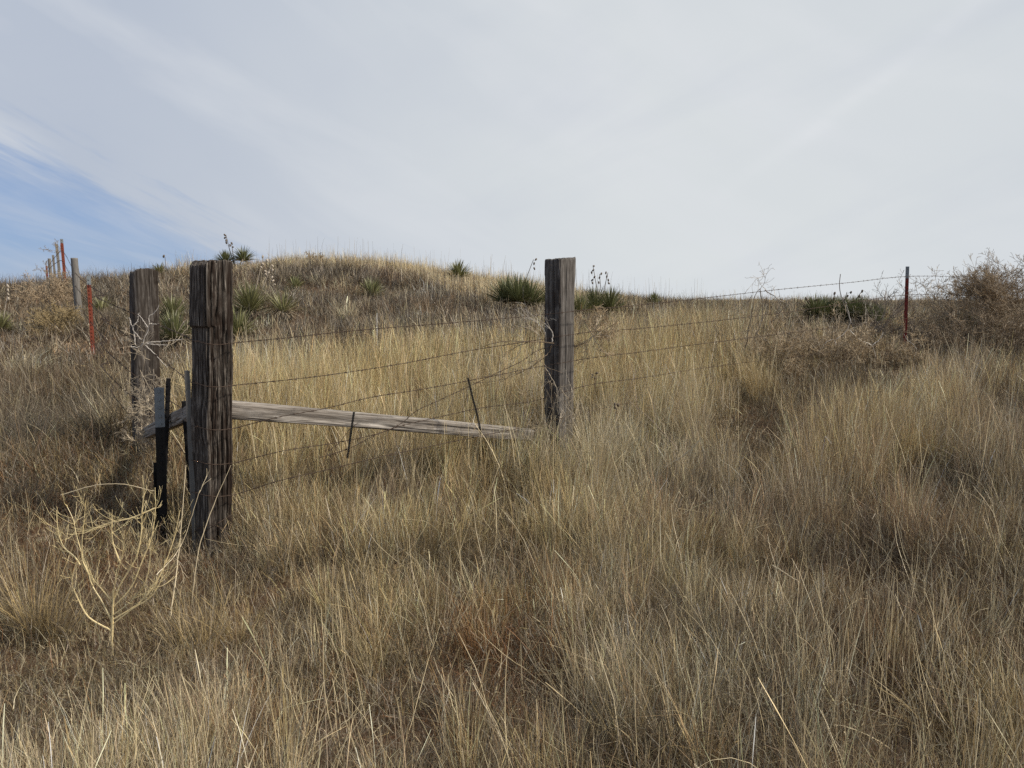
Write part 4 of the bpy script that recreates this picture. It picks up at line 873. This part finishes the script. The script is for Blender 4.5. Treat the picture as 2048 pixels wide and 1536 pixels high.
# pale branching weed skeleton in the left foreground
def skeleton():
    Y0 = 3.35; base = gp(*at(225, 1300, Y0)[:2]); root = empty('branching_weed', base, 'pale straw coloured branching weed skeleton in the left foreground', 'weed'); r = np.random.default_rng(4)
    CW = np.array([0.80, 0.655, 0.36]); a = Acc()
    A = lambda x, y, dy=0: at(x, y, Y0 + dy)
    trunk = [base - [0, 0, .02], A(224, 1290), A(225, 1250), A(226, 1205), A(227, 1180)]
    st = stemmesh(a, trunk, .0055, .0045, CW); a.build('stem', m_twig, root)
    mains = [
     [(224, 1243), (205, 1205), (182, 1165), (176, 1140), (163, 1105), (153, 1070), (145, 1035), (134, 1013)],
     [(226, 1205), (205, 1180), (184, 1155), (178, 1145)],
     [(178, 1150), (165, 1120), (164, 1085), (168, 1040), (172, 1000)],
     [(224, 1262), (175, 1232), (155, 1195), (144, 1168), (148, 1140), (160, 1110)],
     [(226, 1210), (228, 1175), (237, 1140), (240, 1125), (247, 1095), (248, 1060)],
     [(240, 1125), (226, 1085), (224, 1030)],
     [(227, 1200), (240, 1170), (255, 1145), (270, 1120), (282, 1070), (284, 1020), (288, 985), (285, 950)],
     [(226, 1215), (262, 1175), (285, 1120), (300, 1085), (309, 1040), (311, 1005), (310, 975)],
     [(225, 1232), (270, 1195), (292, 1160), (300, 1115), (304, 1085)],
     [(225, 1240), (285, 1200), (315, 1160), (335, 1115), (352, 1060), (360, 1020)],
     [(224, 1250), (262, 1220), (305, 1190), (322, 1160), (330, 1120)],
     [(160, 1130), (150, 1115), (128, 1095), (116, 1060), (113, 1020)],
     [(134, 1013), (128, 1006)], [(310, 1016), (265, 1035), (205, 1050), (165, 1068)]]
    tw = Acc()
    for k, m in enumerate(mains):
        b = Acc()
        dz = r.uniform(-.12, .08); n = len(m)
        pts = [A(x, y, dz * i / n) for i, (x, y) in enumerate(m)]
        P = stemmesh(b, pts, (.0040 - .0009 * (k % 3 == 1)), .0012, CW * r.uniform(.9, 1.08), 20, 5, .0002, r)
        b.build('branch', m_twig, root); N = int(3 + np.linalg.norm(P[-1] - P[0]) * 42); ks = r.integers(5, 18, N); T = P[np.minimum(ks + 1, 19)] - P[ks]; T /= np.linalg.norm(T, axis=1, keepdims=True) + 1e-9
        D0 = T + r.normal(0, .45, (N, 3)); lv = grow(r, P[ks], D0, r.uniform(.04, .13, N), np.full(N, .0009), 5, .8, .15, [(2, .5, .4, .8)])
        for (Q, Rd) in lv:
            V, F = tubes(Q, np.maximum(Rd, .0006), 3); tw.add(V, F, np.repeat(np.clip(CW * .92 * (1 + r.normal(0, .1, (len(Q), 1))), 0, .8), Q.shape[1] * 3, 0))
    tw.build('twigs', m_twig, root)
skeleton()
# long single stems
def longstem(pts, r0, r1, col, label, seed=0, name='dry_stem', twigs=0, group='long dry stems', rt=.0015):
    rg = np.random.default_rng(seed); a = Acc(); P = stemmesh(a, pts, r0, r1, col, 24, 5, .001, rg)
    if twigs:
        ks = rg.integers(6, 23, twigs); T = P[np.minimum(ks + 1, 23)] - P[ks]; T /= np.linalg.norm(T, axis=1, keepdims=True) + 1e-9
        L = np.linalg.norm(P[-1] - P[0]); D0 = T + rg.normal(0, .5, (twigs, 3))
        for (Q, Rd) in grow(rg, P[ks], D0, rg.uniform(.15, .4, twigs) * L, np.full(twigs, r1 * .9), 6, .2, .45, [(3, .5, .5, .8)]):
            V, F = tubes(Q, np.maximum(Rd, rt * .6), 3); a.add(V, F, np.repeat(np.repeat(np.asarray(col)[None] * .95, len(Q), 0), Q.shape[1] * 3, 0))
    return tag(a.build(name, m_twig, loc=P[0]), label, 'dry stem', group)
CP_ = np.array([.60, .50, .33])
longstem([at(340, 1240, 3.6), at(355, 1130, 3.8), at(372, 930, 4.0)], .0032, .0016, CP_, 'long straight pale stalk rising left of the front post', 1)
longstem([at(383, 1210, 3.9), at(400, 1090, 4.0), at(438, 985, 4.15), at(462, 930, 4.2)], .003, .0012, CP_ * .85, 'thin curved stalk crossing in front of the front post', 2)
longstem([at(122, 990, 3.9), at(190, 971, 3.9), at(240, 968, 3.9), at(309, 982, 3.95)], .0028, .0014, CP_, 'bowed pale straw arching over the branching weed to the black T post', 3)
longstem([at(313, 1150, 3.3), at(350, 1110, 3.4), at(400, 980, 3.5)], .0022, .001, CP_ * .9, 'slim pale straw rising between the branching weed and the front post', 4, twigs=4)
longstem([at(1330, 935, 5.3), at(1375, 905, 5.2), at(1405, 875, 5.15)], .006, .003, CP_, 'short bleached stick lying slantwise in the right field hollow', 5)
longstem([at(1355, 897, 5.6), at(1300, 838, 5.7), at(1255, 800, 5.8)], .004, .002, np.array([.22, .16, .11]), 'dark thin stick slanting up left towards the middle post', 6)
longstem([at(945, 1365, 2.7), at(985, 1440, 2.55), at(1020, 1520, 2.4)], .002, .0034, CP_, 'pale straight straw slanting down right at the bottom centre', 7)
longstem([at(1545, 1130, 3.6), at(1600, 1165, 3.5)], .003, .002, CP_, 'short pale straw in the right foreground', 8)
longstem([at(1690, 1330, 2.9), at(1760, 1420, 2.8)], .0035, .002, CP_ * .9, 'grey twig lying across the lower right grass', 9)
longstem([at(665, 656, 12.2), at(630, 640, 12.2)], .012, .008, CP_, 'bleached stick lying on the slope right of the grey heap', 10)
# bleached branch on rear left post, branches at the middle post, dead weed, shrubs
WH = np.array([.50, .46, .41])
a = Acc(); rg = np.random.default_rng(8)
bb_ = [[(262, 692), (272, 695), (283, 692), (292, 686)], [(283, 692), (290, 675), (297, 660), (298, 648), (296, 635), (310, 625), (318, 610)], [(298, 648), (318, 648)], [(292, 686), (318, 690), (336, 689)],
       [(271, 690), (268, 665), (263, 650), (260, 640)], [(267, 652), (276, 640), (278, 625)], [(283, 680), (268, 662)], [(290, 690), (310, 708), (325, 725), (335, 735)], [(292, 686), (330, 682), (366, 678)], [(296, 655), (284, 638), (276, 628)], [(263, 650), (258, 634)]]
root = empty('dead_branch', at(270, 694, 5.72), 'bleached white forked branch hooked on the face of the rear left post', 'branch')
for m in bb_: a = Acc(); stemmesh(a, [at(x, y, 5.72 + .004 * i) for i, (x, y) in enumerate(m)], .0042, .0020, WH, 14, 5, .002, rg); a.build('branch', m_twig, root)
a = Acc()
lv = grow(rg, np.array([at(x, y, 5.7) for x, y in [(330, 735), (300, 720), (290, 700), (325, 700), (268, 720), (280, 740), (320, 760)]]), rg.normal(0, 1, (7, 3)), np.full(7, .3), np.full(7, .0018), 7, -.2, .6, [(6, .7, .6, .8), (3, .5, .6, .8)])
for (Q, Rd) in lv: V, F = tubes(Q, np.maximum(Rd, .001), 3); a.add(V, F, np.repeat(np.repeat((TP * .85)[None], len(Q), 0), Q.shape[1] * 3, 0))
a.build('twigs', m_twig, root)
root = empty('dead_branch', at(1105, 686, 5.9), 'long thin dead branch stretching left from the middle post along the second wire', 'branch'); a = Acc(); tw = Acc(); BR = np.array([.26, .19, .12])
mb = [([(1108, 687), (1080, 684), (1050, 683), (1020, 682), (990, 686), (965, 694)], BR, .005), ([(1060, 683), (1030, 695), (1005, 715)], BR, .003), ([(1104, 684), (1105, 668), (1098, 655), (1088, 646)], WH, .0045), ([(1092, 684), (1090, 665), (1078, 648), (1050, 634), (1030, 618)], WH * .9, .0032),
      ([(1080, 684), (1078, 672), (1066, 660), (1050, 655)], TP, .0025), ([(1104, 690), (1098, 705), (1085, 715), (1060, 725)], BR, .003), ([(1090, 735), (1105, 760), (1115, 778)], TP * .8, .004), ([(1058, 690), (1080, 720), (1092, 740)], BR, .003),
      ([(1090, 715), (1060, 735), (1020, 755), (990, 762), (950, 766)], BR * .9, .0028), ([(1080, 722), (1040, 745), (1000, 752), (960, 752)], BR, .0022), ([(1075, 700), (1070, 720), (1055, 745)], TP, .0025), ([(1020, 682), (1005, 665), (990, 640)], BR, .002), ([(1045, 683), (1040, 700), (1020, 735)], TP, .0022), ([(1050, 684), (1020, 655), (995, 645)], TP, .002)]
for m, c_, r0 in mb:
    a = Acc(); P = stemmesh(a, [at(x, y, 5.92 + rg.uniform(-.03, .03)) for x, y in m], r0, r0 * .45, c_, 16, 5, .002, rg); a.build('branch', m_twig, root); N = 5; ks = rg.integers(3, 15, N); T = P[ks + 1] - P[ks]; T /= np.linalg.norm(T, axis=1, keepdims=True)
    for (Q, Rd) in grow(rg, P[ks], T + rg.normal(0, .5, (N, 3)), rg.uniform(.1, .3, N), np.full(N, .0014), 7, -.1, .5, [(2, .5, .5, .8)]): V, F = tubes(Q, np.maximum(Rd, .0009), 3); tw.add(V, F, np.repeat(np.repeat(c_[None] * .9, len(Q), 0), Q.shape[1] * 3, 0))
tw.build('twigs', m_twig, root)
d_ = np.stack([rg.normal(.1, .5, 16), rg.normal(0, .35, 16), np.full(16, .8)], 1)
weed('dead_weed', at(1105, 905, 5.95), d_, .5, .0022, 'fine grey weed spraying up over the foot of the middle post', 'weed', None, GREY * 1.3, GREY * 1.3, 61, [(5, .5, .4, .7), (3, .5, .5, .8)], .1, .4, 6, .0009)
root = empty('dead_weed', gp(*at(1490, 740, 8.2)[:2]), 'tall dark wiry dead weed with a curled tip crossing the top wires', 'weed'); a = Acc(); tw = Acc()
for m, r0 in [([(1490, 700), (1497, 660), (1505, 620), (1510, 590), (1522, 576)], .006), ([(1522, 576), (1530, 560), (1528, 552), (1518, 556), (1520, 568)], .0025), ([(1520, 578), (1524, 600), (1524, 640), (1515, 665), (1500, 690)], .005), ([(1530, 580), (1555, 597), (1570, 610), (1560, 625), (1535, 655)], .0045), ([(1505, 590), (1490, 610), (1475, 625)], .003), ([(1510, 665), (1530, 680), (1550, 700)], .0035), ([(1500, 660), (1470, 670), (1460, 690)], .003)]:
    P = stemmesh(a, [at(x, y, 8.1 + rg.uniform(-.05, .05)) for x, y in m], r0, r0 * .5, TD, 16, 5, .003, rg); N = 7; ks = rg.integers(3, 15, N); T = P[ks + 1] - P[ks]; T /= np.linalg.norm(T, axis=1, keepdims=True)
    for (Q, Rd) in grow(rg, P[ks], T + rg.normal(0, .6, (N, 3)), rg.uniform(.12, .35, N), np.full(N, .002), 7, 0, .5, [(3, .5, .6, .8)]): V, F = tubes(Q, np.maximum(Rd, .0013), 3); tw.add(V, F, np.repeat(np.repeat(TB[None], len(Q), 0), Q.shape[1] * 3, 0))
a.build('stem', m_twig, root); tw.build('twigs', m_twig, root)
longstem([at(1715, 690, 10.3), at(1705, 650, 10.4), at(1685, 600, 10.5), at(1679, 575, 10.5), at(1681, 548, 10.5)], .007, .005, TD * 1.2, 'single bent dark stalk standing above the broad yucca', 21, 'dead_stalk', group=None)
d_ = np.stack([rg.normal(.5, .35, 14), rg.normal(0, .3, 14), np.full(14, .9)], 1)
weed('dead_shrub', at(1735, 690, 10.2), d_, .75, .004, 'grey twiggy dead shrub fanning right from the broad yucca', 'shrub', None, TD * 1.3, TD * 1.3, 62, [(6, .5, .4, .7), (4, .45, .45, .8)], .0, .35, 6, .0017)
d_ = np.stack([rg.normal(-.3, .5, 12), rg.normal(0, .3, 12), np.full(12, .9)], 1)
weed('dead_shrub', at(1660, 740, 9.0), d_, .8, .0035, 'pale thin dead shrub arching in front of the broad yucca', 'shrub', None, TP * .8, TP * .7, 63, [(5, .5, .4, .7), (3, .45, .5, .8)], -.6, .4, 7, .0015)
root = empty('dead_branch', at(1700, 730, 8.8), 'bleached forked branch lying on the weed tangle left of the red T post', 'branch'); a = Acc()
for m in [[(1640, 700), (1655, 682), (1670, 678), (1690, 665), (1702, 645)], [(1670, 682), (1672, 690), (1668, 678)], [(1745, 690), (1760, 678), (1766, 664)], [(1700, 660), (1720, 680), (1745, 692), (1752, 720)], [(1815, 745), (1830, 715), (1832, 695), (1815, 680), (1808, 668)], [(1702, 645), (1696, 620), (1690, 600)]]:
    a = Acc(); stemmesh(a, [at(x, y, 8.85) for x, y in m], .005, .0028, WH, 14, 5, .003, rg); a.build('branch', m_twig, root)
# little dark dried flower heads in the middle straw
for (fx, fy, fY, lb) in [(820, 740, 8.2, 'small dark dried thistle heads in the straw above the long rail'), (1188, 750, 6.9, 'dark dried seed cluster right of the middle post'), (1232, 815, 5.9, 'dark curled seed head in the straw below the wires right of the middle post')]:
    c = at(fx, fy, fY); b0 = gp(c[0], c[1]); a = Acc()
    rt = empty('dried_flower', b0, lb, 'dried flower', 'dark dried seed heads in the straw'); P = smooth_path([b0, (b0 + c) / 2 + [.02, 0, 0], c], 10); V, F = tube1(P, .002, 4); mesh_np('stem', V, F, m_pod, rt)
    for k in range(5): a = Acc(); d = rg.normal(0, 1, 3); d /= np.linalg.norm(d); cc_ = c + rg.normal(0, .022, 3); q = np.linspace(-1, 1, 6); a.add(*tube1(cc_ + d * (q * .013)[:, None], np.maximum(.010 * np.sqrt(1 - q ** 2), .001), 6)); a.build('seed_head', m_pod, rt, True)
# distant dark treeline beyond the left skyline
c = at(5, 585, 190); r = np.random.default_rng(3); N = 2600
X_ = r.uniform(-9, 9, N); Hh = 2.2 * fbm(X_ / 3 + 9, X_ * 0, 4) ; P = np.stack([c[0] + X_, c[1] + r.uniform(-3, 3, N), c[2] - 2.0 + (Hh + 2.0) * r.random(N)], 1)
V, F, C = ribbons(P, r.uniform(.4, .9, N), np.full(N, .5), r.uniform(0, 6.3, N), r.uniform(0, 1.5, N), np.zeros(N), np.repeat(np.array([[.035, .045, .03]]), N, 0), 2, r)
tag(mesh_np('treeline', V, F, m_leaf, col=C, loc=c), kind='stuff')
print('tris', sum(len(o.data.polygons) for o in sc.objects if o.type == 'MESH'))
